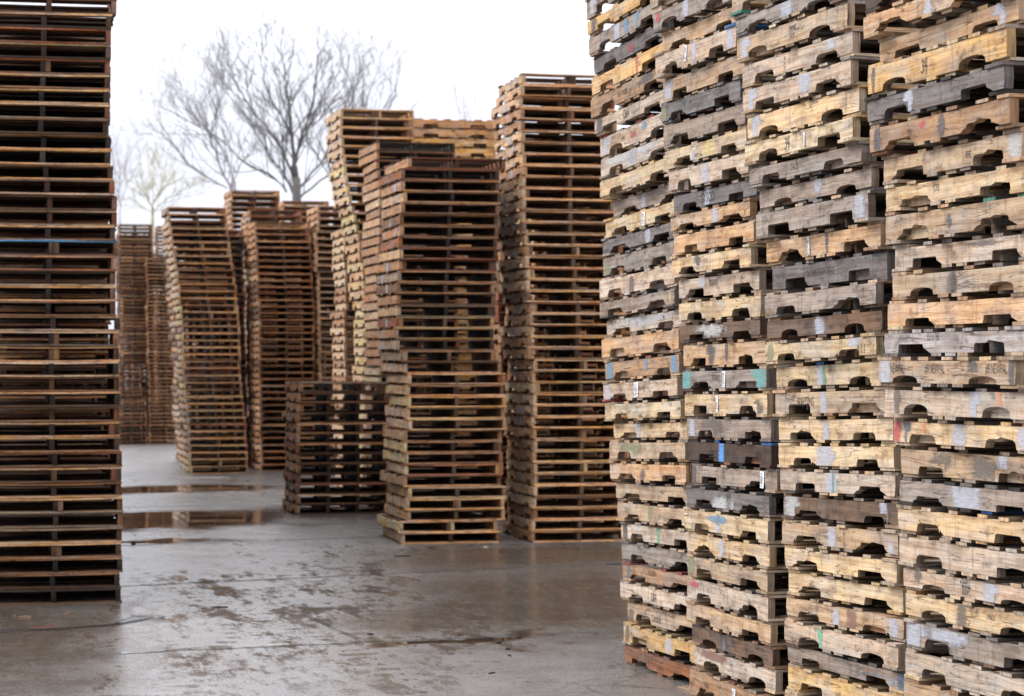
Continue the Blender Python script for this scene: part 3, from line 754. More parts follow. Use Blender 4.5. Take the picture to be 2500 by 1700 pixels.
# stacks too far or too hidden to take apart: one mass
def far(Z, xpts, ytop, codes, seed, **kw): stack(Z, xpts, ytop, kw.pop('psi', 13), codes, seed=seed, things=False, **kw)
far(28.8, [(340, 920), (420, 922), (700, 926), (1240, 930)], 345, 'KDBR', 31, sidecodes='HTLTH', style='s', leads=None)
far(24.9, [(300, 1296), (1300, 1308)], 330, 'HOB', 32, sidecodes='HTL')
far(26.4, [(560, 1218), (1240, 1222)], 560, 'HRB', 34)
far(33.0, [(556, 835), (700, 842), (1200, 850)], 556, 'HTB', 35, sidecodes='HHTLL')
far(19.2, [(0, 262), (900, 272), (1460, 278)], 60, 'DKB', 36, anchor='right', psi=12)
far(20.8, [(0, 250), (1460, 262)], 120, 'DKB', 37, anchor='right', psi=12)
far(41.0, [(540, 623), (800, 632), (1153, 638)], 540, 'RHBOD', 40, sidecodes='HHTB', leads=[(c, 'H') for c in 'RORHBHOBDBH'])
far(41.0, [(502, 772), (1153, 780)], 502, 'RHTWO', 41, sidecodes='THO', leads=[(c, 'W') for c in 'LOWHPBOW'])
far(43.3, [(540, 606), (1153, 612)], 512, 'RRH', 42, sidecodes='BHW')
far(47.0, [(464, 563), (1130, 570)], 464, 'RHRO', 43, sidecodes='HT')
far(50.0, [(490, 690), (1130, 692)], 490, 'HTO', 44)
far(43.5, [(849, 790), (1130, 790)], 849, 'HRO', 45)
far(42.0, [(530, 407), (1130, 450)], 545, 'HBR', 46, sidecodes='BHW')
far(71.0, [(633, 357), (900, 362), (1084, 366)], 633, 'RHBO', 47, leads=[(c, 'B') for c in 'OOHTH'])
far(71.5, [(547, 290), (1084, 292)], 547, 'HBDB', 48, leads=[(c, 'D') for c in 'HOHTB'])
far(69.5, [(889, 262), (1086, 266)], 889, 'RBDB', 49)
far(69.5, [(980, 275), (1086, 277)], 980, 'DBH', 50)
far(75.0, [(552, 383), (1084, 383)], 552, 'HBR', 51)
far(73.0, [(620, 330), (1084, 330)], 620, 'HBD', 52)

for k_ in range(6):
    far(24.9 + 1.35 * k_, [(300, 1400 + 6 * k_), (1300, 1412 + 6 * k_)], 330 + 12 * k_, 'DHB', 60 + k_)
for k_, (x_, y_) in enumerate([(1235, 420), (1330, 330), (1290, 330), (1240, 400)]):
    far(33.5 + 1.4 * k_, [(0, x_), (1460, x_ + 5)], y_, 'DBH', 120 + k_)
for (Z_, x_, y_) in [(26.2, -8, 200), (27.5, -275, 200), (29.5, 0, 260), (26.2, 1330, 340), (26.4, 1590, 340), (28.0, 1345, 400), (45.5, 470, 560), (45.7, 625, 560), (47.2, 775, 560), (78, 285, 572), (79.5, 372, 720), (34.0, 960, 470), (33.6, 905, 480)]:
    far(Z_, [(0, x_), (1460, x_ + 6)], y_, 'DBH', int(Z_ * 10), turned=True, style='s')
for k_ in range(7):
    far(22.3 + 1.5 * k_, [(0, 235 - 4 * k_), (1460, 244 - 4 * k_)], 160 + 25 * k_, 'DKB', 70 + k_, anchor='right', psi=12)
for k_, (x_, y_) in enumerate([(40, 330), (-60, 330), (120, 420), (0, 420)]):
    far(36 + 1.4 * k_, [(0, x_), (1460, x_ + 5)], y_, 'DKB', 80 + k_, anchor='right')
for k_, (x_, y_) in enumerate([(460, 560), (640, 560), (700, 600), (790, 560), (430, 600), (550, 620), (660, 640)]):
    far(42.5 + 1.35 * k_, [(540, x_), (1150, x_ + 14)], y_, 'DBKR', 90 + k_)
for k_, (x_, y_) in enumerate([(960, 420), (1080, 420), (1150, 500), (900, 420)]):
    far(35.0 + 1.35 * k_, [(0, x_), (1460, x_ + 5)], y_, 'DBH', 100 + k_)
for k_, (x_, y_) in enumerate([(300, 700), (365, 760), (420, 700), (330, 900)]):
    far(76.5 + 1.5 * k_, [(0, x_), (1460, x_)], y_, 'DBH', 110 + k_)
so = STUFF.build('pallet_stacks', WOOD)
so['label'] = 'mass of further pallet stacks behind and between the nearer ones'; so['category'] = 'pallet stacks'; so['kind'] = 'stuff'

# ------------------------------------------------------------------ ground
def ground():
    ys = [-40, -10, 0, 5, 10, 15, 20, 27, 33, 39.5, 50, 60, 71, 90, 120, 300, 900, 3000]
    xs = [-2500, -300, -60, -20, -8, 0, 8, 20, 60, 300, 2500]
    vs = [(x, y, gz(max(y, 0))) for y in ys for x in xs]
    n = len(xs)
    fs = [(j * n + i, j * n + i + 1, (j + 1) * n + i + 1, (j + 1) * n + i) for j in range(len(ys) - 1) for i in range(n - 1)]
    me = bpy.data.meshes.new('ground'); me.from_pydata(vs, [], fs)
    for p in me.polygons: p.use_smooth = True
    m, nt, out = newmat('wet_asphalt'); b = NB(nt)
    pos = b.n('ShaderNodeNewGeometry').outputs['Position']
    sep = b.n('ShaderNodeSeparateXYZ'); b.link(pos, sep.inputs[0])
    X, Y = sep.outputs[0], sep.outputs[1]
    wob = b.noise(pos, 1.1, 4, .6)
    sx = b.n('ShaderNodeSeparateColor'); b.link(wob.outputs['Color'], sx.inputs[0])
    Xd = b.math('ADD', X, b.math('MULTIPLY', b.math('SUBTRACT', sx.outputs[0], .5), 1.6))
    Yd = b.math('ADD', Y, b.math('MULTIPLY', b.math('SUBTRACT', sx.outputs[1], .5), 2.0))
    def ell(cx, cy, rx, ry, soft=.25, ang=.35):
        dx = b.math('SUBTRACT', Xd, cx); dy = b.math('SUBTRACT', b.math('SUBTRACT', Yd, cy), b.math('MULTIPLY', dx, ang))
        d = b.math('SQRT', b.math('ADD', b.math('POWER', b.math('DIVIDE', dx, rx), 2), b.math('POWER', b.math('DIVIDE', dy, ry), 2)))
        return b.ramp(d, 1 - soft, 1 + soft, 1, 0)
    pud = None
    for a in [(-4.2, 26.3, 1.5, 1.9, .3), (-5.2, 33.8, 1.5, 1.3, .3), (-.25, 15.35, .62, .20, .25), (-2.3, 14.62, .20, .05, .3), (-1.9, 37.5, 1.2, .5, .3), (1.6, 16.2, .8, .25, .3), (-3.9, 23.3, .9, .25, .4)]:
        e = ell(*a); pud = e if pud is None else b.math('MAXIMUM', pud, e)
    damp_reflect = ell(.35, 17.9, 1.35, 2.6, .45)  # damp smooth zones; the mirrored brown of the stacks is put into their colour
    damp_reflect = b.math('MAXIMUM', damp_reflect, ell(-4.3, 14.6, 1.75, 3.6, .3, 0))
    damp_reflect = b.math('MAXIMUM', damp_reflect, ell(-.7, 16.5, .9, .7, .5))
    damp_reflect = b.math('MAXIMUM', damp_reflect, ell(.3, 21.6, 1.6, 1.2, .5))
    damp_reflect = b.math('MAXIMUM', damp_reflect, ell(-2.6, 28.0, 1.0, 1.4, .5))
    # seams and cracks
    def seam(c0, sl, wdt, strength=1.):
        n = b.noise(pos, 3.0, 3, .6).outputs[0]
        d = b.math('ABSOLUTE', b.math('SUBTRACT', b.math('SUBTRACT', Y, b.math('MULTIPLY', X, sl)), b.math('ADD', c0 - .09, b.math('MULTIPLY', n, .18))))
        return b.ramp(d, wdt * .4, wdt, strength, 0)
    seams = seam(15.47, .37, .06)
    seams = b.math('MAXIMUM', seams, seam(20.4, .5, .09))
    seams = b.math('MAXIMUM', seams, seam(24.6, .46, .11))
    seams = b.math('MAXIMUM', seams, seam(30.5, .3, .16, .8))
    dg = b.math('MULTIPLY', seam(12.3, -2.9, .10), b.math('MULTIPLY', b.ramp(X, -1.55, -1.5), b.ramp(X, -1.0, -1.05)))
    seams = b.math('MAXIMUM', seams, dg)
    near = b.ramp(b.math('ADD', X, b.math('MULTIPLY', Y, -.05)), -.9, -.1, 0, 1)
    vo = b.n('ShaderNodeTexVoronoi', feature='DISTANCE_TO_EDGE'); vo.inputs['Scale'].default_value = 2.3
    b.link(b.vadd(pos, b.vmul(b.noise(pos, 4, 4, .6).outputs['Color'], (.35, .35, 0))), vo.inputs['Vector'])
    crk = b.math('MULTIPLY', b.ramp(vo.outputs['Distance'], 0, .035, 1, 0), b.ramp(b.noise(pos, .7, 2).outputs[0], .44, .54))
    crk = b.math('MULTIPLY', crk, near)
    crk = b.math('MAXIMUM', crk, 0)
    # tyre-scuffed, smooth film patches, with the stacks' brown reflection put into the colour
    rotv = b.n('ShaderNodeVectorRotate', rotation_type='Z_AXIS'); b.link(pos, rotv.inputs['Vector']); rotv.inputs['Angle'].default_value = math.radians(-14)
    pt = b.noise(b.vmul(rotv.outputs[0], (2.6, .75, 1)), 1, 5, .68).outputs[0]
    pt2 = b.noise(b.vmul(rotv.outputs[0], (11, 3.4, 1)), 1, 6, .78).outputs[0]
    aisle = ell(-1.5, 17.0, 2.1, 5.5, .4, 0)
    patch = b.ramp(b.math('ADD', b.math('ADD', b.math('MULTIPLY', pt, .55), b.math('MULTIPLY', pt2, .45)), b.math('MULTIPLY', aisle, .075)), .535, .635)
    region = b.ramp(b.noise(pos, .42, 3, .55).outputs[0], .38, .56)
    patch = b.math('MULTIPLY', patch, b.math('MAXIMUM', aisle, b.math('ADD', .3, b.math('MULTIPLY', region, .7))))
    nearsoft = b.ramp(Y, 11, 15, .75, 1)
    wv = b.n('ShaderNodeTexWave', wave_type='BANDS', bands_direction='Y'); wv.inputs['Scale'].default_value = 1.9; wv.inputs['Distortion'].default_value = 9; wv.inputs['Detail'].default_value = 3
    b.link(rotv.outputs[0], wv.inputs['Vector'])
    lanes = b.noise(b.vmul(rotv.outputs[0], (1.7, .12, 1)), 1, 1).outputs[0]
    tread = b.math('MULTIPLY', b.math('MAXIMUM', aisle, .35), b.math('MULTIPLY', b.ramp(wv.outputs['Fac'], .50, .85), b.ramp(lanes, .47, .54)))
    patch = b.math('MAXIMUM', patch, b.math('MULTIPLY', tread, b.ramp(pt2, .46, .56)))
    def arc(cx, cy, r, wd, lo, hi):
        dx = b.math('SUBTRACT', X, cx); dy = b.math('SUBTRACT', Y, cy)
        rr = b.math('SQRT', b.math('ADD', b.math('MULTIPLY', dx, dx), b.math('MULTIPLY', dy, dy)))
        th = b.math('ARCTAN2', dy, dx)
        teeth = b.ramp(b.math('SINE', b.math('ADD', b.math('MULTIPLY', th, r * 26), b.math('MULTIPLY', pt2, 9))), -.2, .5)
        m_ = b.math('MULTIPLY', b.ramp(b.math('ABSOLUTE', b.math('SUBTRACT', rr, r)), wd * .7, wd, 1, 0), b.ramp(pt2, .42, .52))
        m_ = b.math('MULTIPLY', m_, b.math('MULTIPLY', b.ramp(Y, lo, lo + .8), b.ramp(Y, hi - .8, hi, 1, 0)))
        return b.math('MULTIPLY', m_, b.math('ADD', .25, b.math('MULTIPLY', teeth, .6)))
    for a_ in [(-8.0, 12.5, 6.25, .12, 11, 20), (-8.0, 12.5, 7.35, .12, 11, 19), (4.5, 20.5, 6.3, .11, 12, 23), (-9.5, 15.0, 7.6, .10, 12, 24), (5.5, 15.5, 6.6, .12, 12, 18)]:
        patch = b.math('MAXIMUM', patch, arc(*a_))
    grit = b.noise(pos, 170, 2, .6).outputs[0]
    grit2 = b.noise(pos, 42, 3, .6).outputs[0]
    tone = b.noise(pos, .8, 4, .6).outputs[0]
    c = b.mix(b.ramp(tone, .3, .7), (.105, .099, .096, 1), (.170, .163, .160, 1))
    c = b.mix(b.ramp(grit, .38, .66), b.mix(1, c, (.50, .48, .46, 1), 'MULTIPLY'), b.mix(1, c, (1.9, 1.88, 1.85, 1), 'MULTIPLY'))
    c = b.mix(b.ramp(grit2, .40, .62), b.mix(1, c, (.70, .68, .66, 1), 'MULTIPLY'), c)
    c = b.mix(b.math('MULTIPLY', patch, .92), c, (.060, .040, .026, 1))
    c = b.mix(b.math('MULTIPLY', b.math('MAXIMUM', pud, b.math('MULTIPLY', damp_reflect, .85)), .85), c, (.060, .045, .032, 1))
    c = b.mix(b.math('MAXIMUM', crk, b.math('MULTIPLY', seams, .8)), c, (.018, .015, .012, 1))
    rough = b.ramp(b.noise(pos, 2.2, 4, .6).outputs[0], .3, .7, .20, .34)
    rough = b.math('ADD', rough, b.math('MULTIPLY', patch, .38))
    rough = b.math('ADD', b.math('MULTIPLY', rough, b.math('SUBTRACT', 1, b.math('MULTIPLY', damp_reflect, .35))), b.math('MULTIPLY', b.ramp(grit2, .5, .7), .05))
    rough = b.math('MULTIPLY', rough, b.math('SUBTRACT', 1, b.math('MULTIPLY', pud, .93)))
    rough = b.math('ADD', rough, b.math('MULTIPLY', b.math('MAXIMUM', crk, seams), .25))
    p = b.n('ShaderNodeBsdfPrincipled'); b.link(c, p.inputs['Base Color']); b.link(rough, p.inputs['Roughness'])
    p.inputs['IOR'].default_value = 1.38
    b.link(b.math('SUBTRACT', .55, b.math('MULTIPLY', patch, .42)), p.inputs['Specular IOR Level'])
    bp = b.n('ShaderNodeBump'); bp.inputs['Distance'].default_value = .0007
    b.link(b.math('MULTIPLY', b.math('SUBTRACT', 1, b.math('MAXIMUM', pud, b.math('MULTIPLY', damp_reflect, .45))), .55), bp.inputs['Strength'])
    smoothw = b.math('MAXIMUM', pud, b.math('MAXIMUM', b.math('MULTIPLY', patch, .80), b.math('MULTIPLY', b.math('MULTIPLY', damp_reflect, b.ramp(pt2, .38, .62, .35, 1)), .8)))
    speck = b.ramp(b.noise(b.vmul(pos, (62, 30, 1)), 1, 4, .8).outputs[0], .42, .56, .15, 1)
    film = b.math('MAXIMUM', speck, smoothw)
    film = b.math('MULTIPLY', film, b.math('SUBTRACT', 1, b.math('MULTIPLY', b.math('MAXIMUM', crk, seams), .85)))
    b.link(film, p.inputs['Coat Weight']); p.inputs['Coat IOR'].default_value = 1.5
    cr_ = b.ramp(b.noise(pos, 2.4, 6, .7).outputs[0], .35, .65, .30, .55)
    b.link(b.math('ADD', b.math('MULTIPLY', cr_, b.math('SUBTRACT', 1, smoothw)), .03), p.inputs['Coat Roughness'])
    hgt = b.math('ADD', b.math('MULTIPLY', grit, .8), b.math('MULTIPLY', grit2, 1.3))
    hgt = b.math('SUBTRACT', hgt, b.math('MULTIPLY', b.math('MAXIMUM', crk, seams), 2.5))
    b.link(hgt, bp.inputs['Height']); b.link(bp.outputs[0], p.inputs['Normal'])
    b.link(p.outputs[0], out.inputs[0])
    me.materials.append(m)
    o = bpy.data.objects.new('ground', me); COL.objects.link(o); o['kind'] = 'structure'
ground()

# ------------------------------------------------------------------ litter on the ground
def gpt(x, y):
    Z = H * F / (y - YH)
    return Vector(((x - 1250) * Z / F, Z, 0))

STRAP = plain('black_strapping', (.015, .016, .02), .35)
STRAPRED = plain('red_strapping', (.30, .03, .05), .4)
def ribbon(mb_v, mb_f, pts, w=.020, z=.006, lift=None):
    k = len(mb_v)
    n = len(pts)
    for i, p in enumerate(pts):
        a = pts[max(0, i - 1)]; c = pts[min(n - 1, i + 1)]
        d = (c - a).normalized(); nn_ = Vector((-d.y, d.x, 0)) * w / 2
        zz = z + (lift[i] if lift else 0)
        for q, dz in ((p - nn_, 0), (p + nn_, 0), (p + nn_, .0015), (p - nn_, .0015)):
            mb_v.append((q.x, q.y, zz + dz + (.006 if dz == 0 and False else 0)))
    for i in range(n - 1):
        a = k + i * 4; c = a + 4
        for j in range(4): mb_f.append((a + j, c + j, c + (j + 1) % 4, a + (j + 1) % 4))
def smooth(pts, m=5):
    out = []
    for i in range(len(pts) - 1):
        p0 = pts[max(0, i - 1)]; p1 = pts[i]; p2 = pts[i + 1]; p3 = pts[min(len(pts) - 1, i + 2)]
        for t in range(m):
            t /= m
            out.append(.5 * ((2 * p1) + (p2 - p0) * t + (2 * p0 - 5 * p1 + 4 * p2 - p3) * t * t + (3 * p1 - p0 - 3 * p2 + p3) * t ** 3))
    out.append(pts[-1]); return out
vs, fs = [], []
ribbon(vs, fs, smooth([gpt(x, y) for x, y in [(-150, 1545), (0, 1541), (150, 1535), (260, 1528), (320, 1519), (372, 1508), (345, 1506), (320, 1503)]]), z=.004)
ribbon(vs, fs, smooth([gpt(x, y) for x, y in [(-150, 1552), (0, 1545), (120, 1539), (230, 1531), (300, 1524), (350, 1515), (400, 1510), (385, 1506)]]), z=.010)
ribbon(vs, fs, smooth([gpt(x, y) for x, y in [(280, 1527), (330, 1511), (365, 1507), (390, 1509), (402, 1511)]]), z=.016)
me = bpy.data.meshes.new('plastic_strap'); me.from_pydata(vs, [], fs); me.materials.append(STRAP)
o = bpy.data.objects.new('plastic_strap', me); COL.objects.link(o)
o['label'] = 'loose black plastic strapping lying in front of the left stack'; o['category'] = 'strap'
vs, fs = [], []
ribbon(vs, fs, smooth([gpt(x, y) for x, y in [(75, 1541), (110, 1538), (135, 1536)]]), z=.018, w=.014)
me = bpy.data.meshes.new('tape'); me.from_pydata(vs, [], fs); me.materials.append(STRAPRED)
o2 = bpy.data.objects.new('red_tape', me); COL.objects.link(o2); o2.parent = o

def splinter(x, y, length, ang, tint, label, w=.022, th=.008):
    m = MB(); p = gpt(x, y); n0 = 0
    rnd = random.Random(int(x * 7 + y))
    prof = [(-length / 2, 0), (length / 2, 0), (length * .46, th), (0, th * 1.3), (-length * .42, th * .9)]
    m.prism(ID, prof, -w / 2, w / 2, tint, rnd)
    o = m.build('wood_splinter', WOOD); o.location = (p.x, p.y, .001); o.rotation_euler = (0, 0, ang)
    o['label'] = label; o['category'] = 'splinter'; o['group'] = label.replace('chip', 'chips') if label.startswith('small loose') else 'broken wood bits on the wet ground'
splinter(982, 1359, .17, .05, PAL['K'], 'black stick on the ground before the centre stack', .03)
splinter(1498, 1379, .16, 0, PAL['K'], 'dark stick on the ground beside the right wall', .03)
splinter(60, 1508, .10, .2, PAL['H'], 'tan splinter on the ground before the left stack')
splinter(168, 1499, .07, .9, PAL['R'], 'reddish splinter right of the tan one')
splinter(12, 1512, .08, -.5, PAL['D'], 'dark chip at the left picture edge')
splinter(538, 1484, .12, .1, PAL['D'], 'brown sliver beyond the loose strapping')
splinter(903, 1550, .04, .6, PAL['K'], 'dark pebble-like chip in the seam puddle', .03, .008)
splinter(1215, 1571, .04, .6, PAL['K'], 'small dark chip right of the seam puddle', .03, .01)
splinter(1240, 1586, .04, 1.6, PAL['K'], 'tiny dark chip before the seam puddle', .03, .01)
splinter(326, 1330, .06, 1.6, PAL['K'], 'dark lump on the wet lane near the left stack', .04, .03)
splinter(1185, 1337, .05, .2, PAL['P'], 'pale wood chip before the centre stack', .03)
splinter(500, 1168, .75, .02, PAL['white'], 'long whitish strip before the leaning stack', .10, .01)
splinter(1730, 1695, .62, -1.15, PAL['H'], 'broken board lying at the foot of the right wall', .09, .014)

rl = random.Random(77)
for (x0_, x1_, y0_, y1_, where_) in [(960, 1200, 1325, 1350, 'before the centre stack'), (1250, 1480, 1318, 1345, 'before the stack beside the wall'), (20, 290, 1482, 1530, 'before the left stack'), (700, 930, 1262, 1290, 'before the short stack'), (1420, 1650, 1600, 1698, 'at the foot of the right wall'), (450, 620, 1162, 1180, 'before the leaning stack'), (500, 1300, 1400, 1690, 'on the open wet ground')]:
    for q_ in range(4):
        x_, y_ = rl.uniform(x0_, x1_), rl.uniform(y0_, y1_)
        if where_.startswith('at the foot') and y_ < 1600 + (x_ - 1420) * .42 + 25: continue
        c_ = rl.choice('HDKBD')
        splinter(x_, y_, rl.uniform(.02, .06), rl.uniform(0, 3), PAL[c_], f'small loose wood chip {where_}', rl.uniform(.008, .022), rl.uniform(.004, .009))
# ------------------------------------------------------------------ bare trees
def bark(name, rgb):
    return plain(name, rgb, .9, .3, 3)
BARK = bark('bark', (.11, .098, .095)); BARKFAR = bark('far_bark', (.30, .285, .30)); WILLOW = bark('willow_twigs', (.30, .27, .13))  # far bark is lightened: haze and bloom put into its colour

def tree(x, Z, ybase, ytop, spread, seed, mat, label, forks=(3, 4), levels=6, r0=.2, trunk_frac=.3, up=.30, lean=0., name='bare_tree', thin=1.):
    rnd = random.Random(seed)
    base = Vector(((x - 1250) * Z / F, Z, gz(Z)))
    top = H + (YH - ytop) * Z / F
    Ht = top - base.z
    e = bpy.data.objects.new(name, None); COL.objects.link(e); e.location = base
    e['label'] = label; e['category'] = 'tree'; e['group'] = 'bare trees beyond the yard'
    parts = {'trunk': ([], []), 'crown': ([], [])}
    def tube(which, pts, ra, rb, sides):
        v, f = parts[which]; k = len(v); n = len(pts)
        for i, p in enumerate(pts):
            d = (pts[min(n - 1, i + 1)] - pts[max(0, i - 1)]).normalized()
            a = d.orthogonal().normalized(); c = d.cross(a)
            r = ra + (rb - ra) * i / (n - 1)
            for s in range(sides):
                t = 2 * PI * s / sides; v.append(tuple(p + (a * math.cos(t) + c * math.sin(t)) * r))
        for i in range(n - 1):
            for s in range(sides):
                f.append((k + i * sides + s, k + i * sides + (s + 1) % sides, k + (i + 1) * sides + (s + 1) % sides, k + (i + 1) * sides + s))
    def grow(p, d, length, r, lev, maxlev):
        n = 4 if lev < maxlev - 1 else 3
        pts = [p.copy()]; q = p.copy(); dd = d.copy()
        for i in range(n):
            dd = (dd + Vector((rnd.uniform(-1, 1), rnd.uniform(-1, 1), rnd.uniform(-.3, .9) * up)) * .17).normalized()
            q = q + dd * length / n; pts.append(q.copy())
        r = max(r, .019); re = max(r * .66, .013)
        tube('crown', pts, r, re, 5 if lev < 3 else 3)
        if lev >= maxlev: return
        # side shoots along the branch and a continuing leader
        nside = rnd.choice((1, 2, 2, 3))
        for s in range(nside):
            i = rnd.randint(1, n); o = pts[i]
            ax = dd.orthogonal(); ax.rotate(Matrix.Rotation(rnd.uniform(0, 2 * PI), 3, dd).to_euler())
            a = rnd.uniform(.38, .80)
            nd = (dd * math.cos(a) + ax.normalized() * math.sin(a) * spread + Vector((0, 0, up * .6))).normalized()
            grow(o, nd, length * rnd.uniform(.52, .80), re * rnd.uniform(.45, .68), lev + 1, maxlev)
        grow(pts[-1], dd, length * rnd.uniform(.68, .86), re, lev + 1, maxlev)
    th = Ht * trunk_frac
    pts = [Vector((lean * th * t * t, 0, th * t)) + Vector((rnd.uniform(-.06, .06), rnd.uniform(-.06, .06), 0)) * (t > 0) for t in (0, .25, .5, .75, 1)]
    tube('trunk', pts, r0, r0 * .75, 9)
    nf = rnd.randint(*forks)
    for i in range(nf):
        ph = 2 * PI * i / nf + rnd.uniform(-.4, .4)
        a = rnd.uniform(.18, .6) * spread
        d = Vector((math.cos(ph) * math.sin(a), math.sin(ph) * math.sin(a) * .8, math.cos(a)))
        grow(pts[-1] if i % 2 == 0 else pts[3], d, Ht * .27 * rnd.uniform(.8, 1.1), r0 * rnd.uniform(.40, .6) * thin, 1, levels)
    grow(pts[-1], Vector((.03 + lean, 0, 1)).normalized(), Ht * .28, r0 * .62 * thin, 1, levels)
    zmax = max(v[2] for v in parts['crown'][0])
    k = (Ht) / zmax
    for nm, (v, f) in parts.items():
        me = bpy.data.meshes.new(nm); me.from_pydata([(a * (k if nm == 'crown' or True else 1), b_ * k, c * k) for a, b_, c in v], [], f)
        me.materials.append(mat)
        for p in me.polygons: p.use_smooth = True
        oo = bpy.data.objects.new(nm, me); COL.objects.link(oo); oo.parent = e

def limb_tree(Z, trunk, limbs, seed, mat, label, r0, dens=1., maxlev=4, name='bare_tree'):
    """trunk and main limbs follow given courses (photo columns and rows at depth Z), twigs grow from them"""
    rnd = random.Random(seed)
    base = W3(trunk[0][0], trunk[0][1], Z); base.z = gz(Z)
    e = bpy.data.objects.new(name, None); COL.objects.link(e); e.location = base
    e['label'] = label; e['category'] = 'tree'; e['group'] = 'bare trees beyond the yard'
    parts = {'trunk': ([], []), 'crown': ([], [])}
    def tube(which, pts, ra, rb, sides):
        v, f = parts[which]; k = len(v); n = len(pts)
        for i, p in enumerate(pts):
            d = (pts[min(n - 1, i + 1)] - pts[max(0, i - 1)]).normalized()
            a = d.orthogonal().normalized(); c = d.cross(a)
            r = ra + (rb - ra) * i / (n - 1)
            for q in range(sides):
                t = 2 * PI * q / sides; v.append(tuple(p + (a * math.cos(t) + c * math.sin(t)) * r))
        for i in range(n - 1):
            for q in range(sides):
                f.append((k + i * sides + q, k + i * sides + (q + 1) % sides, k + (i + 1) * sides + (q + 1) % sides, k + (i + 1) * sides + q))
    def side_shoot(o, dd, length, r, lev):
        ax = dd.orthogonal(); ax.rotate(Matrix.Rotation(rnd.uniform(0, 2 * PI), 3, dd).to_euler())
        a = rnd.uniform(.35, .85)
        d = (dd * math.cos(a) + ax.normalized() * math.sin(a) + Vector((0, 0, .22))).normalized()
        n = 4; pts = [o.copy()]; q = o.copy(); ds = []
        for i in range(n):
            d = (d + Vector((rnd.uniform(-1, 1), rnd.uniform(-1, 1), rnd.uniform(-.5, 1.0))) * .16).normalized()
            q = q + d * length / n; pts.append(q.copy()); ds.append(d.copy())
        r = max(r, .0065)
        tube('crown', pts, r, max(.004, r * .45), 4 if lev < 2 else 3)
        if lev >= maxlev or length < .35: return
        m = rnd.choice((2, 2, 3, 4)) if lev < 3 else rnd.choice((1, 2, 3))
        for i in range(max(1, round(m * dens))):
            t = rnd.randint(1, n)
            side_shoot(pts[t], ds[t - 1], length * rnd.uniform(.42, .72), r * .55, lev + 1)
    def world(pl, depth):
        out = []
        pl = [(x, y + max(0, 330 - y) * .30) for x, y in pl]
        for i, (x, y) in enumerate(pl):
            w_ = W3(x, y, Z) - base; w_.y = depth * i / max(1, len(pl) - 1); out.append(w_)
        return out
    tp = [Vector((0, 0, 0))] + world(trunk, .3)[0:]
    tube('trunk', smooth(tp, 3), r0 * .62, r0 * .42, 9)
    for li, (pl, rs) in enumerate(limbs):
        rs *= .60
        pts = world(pl, rnd.uniform(-2.2, 2.2))
        if li == 0: pts = world(pl, .3)
        sp = smooth(pts, 4)
        sp = [p + Vector((rnd.uniform(-.05, .05), rnd.uniform(-.05, .05), 0)) for p in sp]
        tube('crown', sp, rs, .016, 6)
        tot = len(sp)
        for i in range(1, tot):
            t = i / tot
            dd = (sp[i] - sp[i - 1]).normalized()
            for q in range(2 if rnd.random() < .35 * dens else 1):
                if rnd.random() < .6 * dens or t > .85:
                    side_shoot(sp[i], dd, rnd.uniform(1.0, 2.7) * (1.1 - .55 * t), rs * (1 - t) * .4 + .012, 1)
    for nm, (v, f) in parts.items():
        me = bpy.data.meshes.new(nm); me.from_pydata(v, [], f); me.materials.append(mat)
        for p in me.polygons: p.use_smooth = True
        oo = bpy.data.objects.new(nm, me); COL.objects.link(oo); oo.parent = e

limb_tree(95, [(724, 490), (720, 440), (716, 405)], [
    ([(716, 405), (712, 330), (708, 250), (700, 170), (690, 90), (684, 40)], .15),
    ([(718, 420), (735, 340), (758, 270), (768, 190), (776, 110), (780, 60)], .11),
    ([(716, 430), (690, 370), (655, 310), (620, 250), (592, 190), (570, 120), (558, 60)], .11),
    ([(722, 480), (690, 420), (655, 385), (640, 330), (610, 275), (560, 200), (530, 150)], .10),
    ([(700, 470), (665, 430), (600, 400), (540, 340), (480, 300), (420, 250)], .08),
    ([(724, 470), (760, 420), (800, 370), (835, 310), (850, 240), (858, 160)], .10),
    ([(722, 490), (770, 450), (830, 400), (880, 330), (920, 260)], .08),
    ([(712, 340), (695, 280), (668, 220), (652, 140), (645, 70)], .07),
    ([(760, 300), (800, 230), (830, 150), (845, 80)], .06)], 5, BARK, 'large bare spreading tree behind the stacks, its trunk showing at centre', .34, .9)
limb_tree(88, [(572, 490), (566, 470), (560, 455)], [
    ([(560, 455), (535, 400), (515, 340), (500, 280), (490, 220)], .09),
    ([(570, 470), (560, 400), (535, 350), (520, 330), (470, 260), (440, 210)], .08),
    ([(556, 460), (500, 430), (450, 390), (410, 330), (380, 270)], .06),
    ([(562, 455), (590, 400), (625, 350), (640, 290)], .06),
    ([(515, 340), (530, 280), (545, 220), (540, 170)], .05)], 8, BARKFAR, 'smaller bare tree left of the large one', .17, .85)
limb_tree(100, [(830, 500), (822, 470), (812, 440)], [
    ([(812, 440), (800, 380), (810, 320), (850, 240), (870, 150), (880, 80)], .09),
    ([(815, 450), (850, 380), (880, 300), (900, 220), (925, 120)], .08),
    ([(820, 460), (880, 380), (930, 300), (965, 220), (975, 150)], .07),
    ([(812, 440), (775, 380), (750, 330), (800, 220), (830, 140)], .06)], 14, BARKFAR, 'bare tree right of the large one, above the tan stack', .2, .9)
tree(1145, 110, 300, 165, .6, 21, BARKFAR, 'thin bare treetop between the centre and tall stacks', forks=(2, 3), levels=5, r0=.15, trunk_frac=.4, up=.4)
HAZEBARK = bark('haze_bark', (.50, .49, .53))  # bark colour lightened further to carry the distance haze
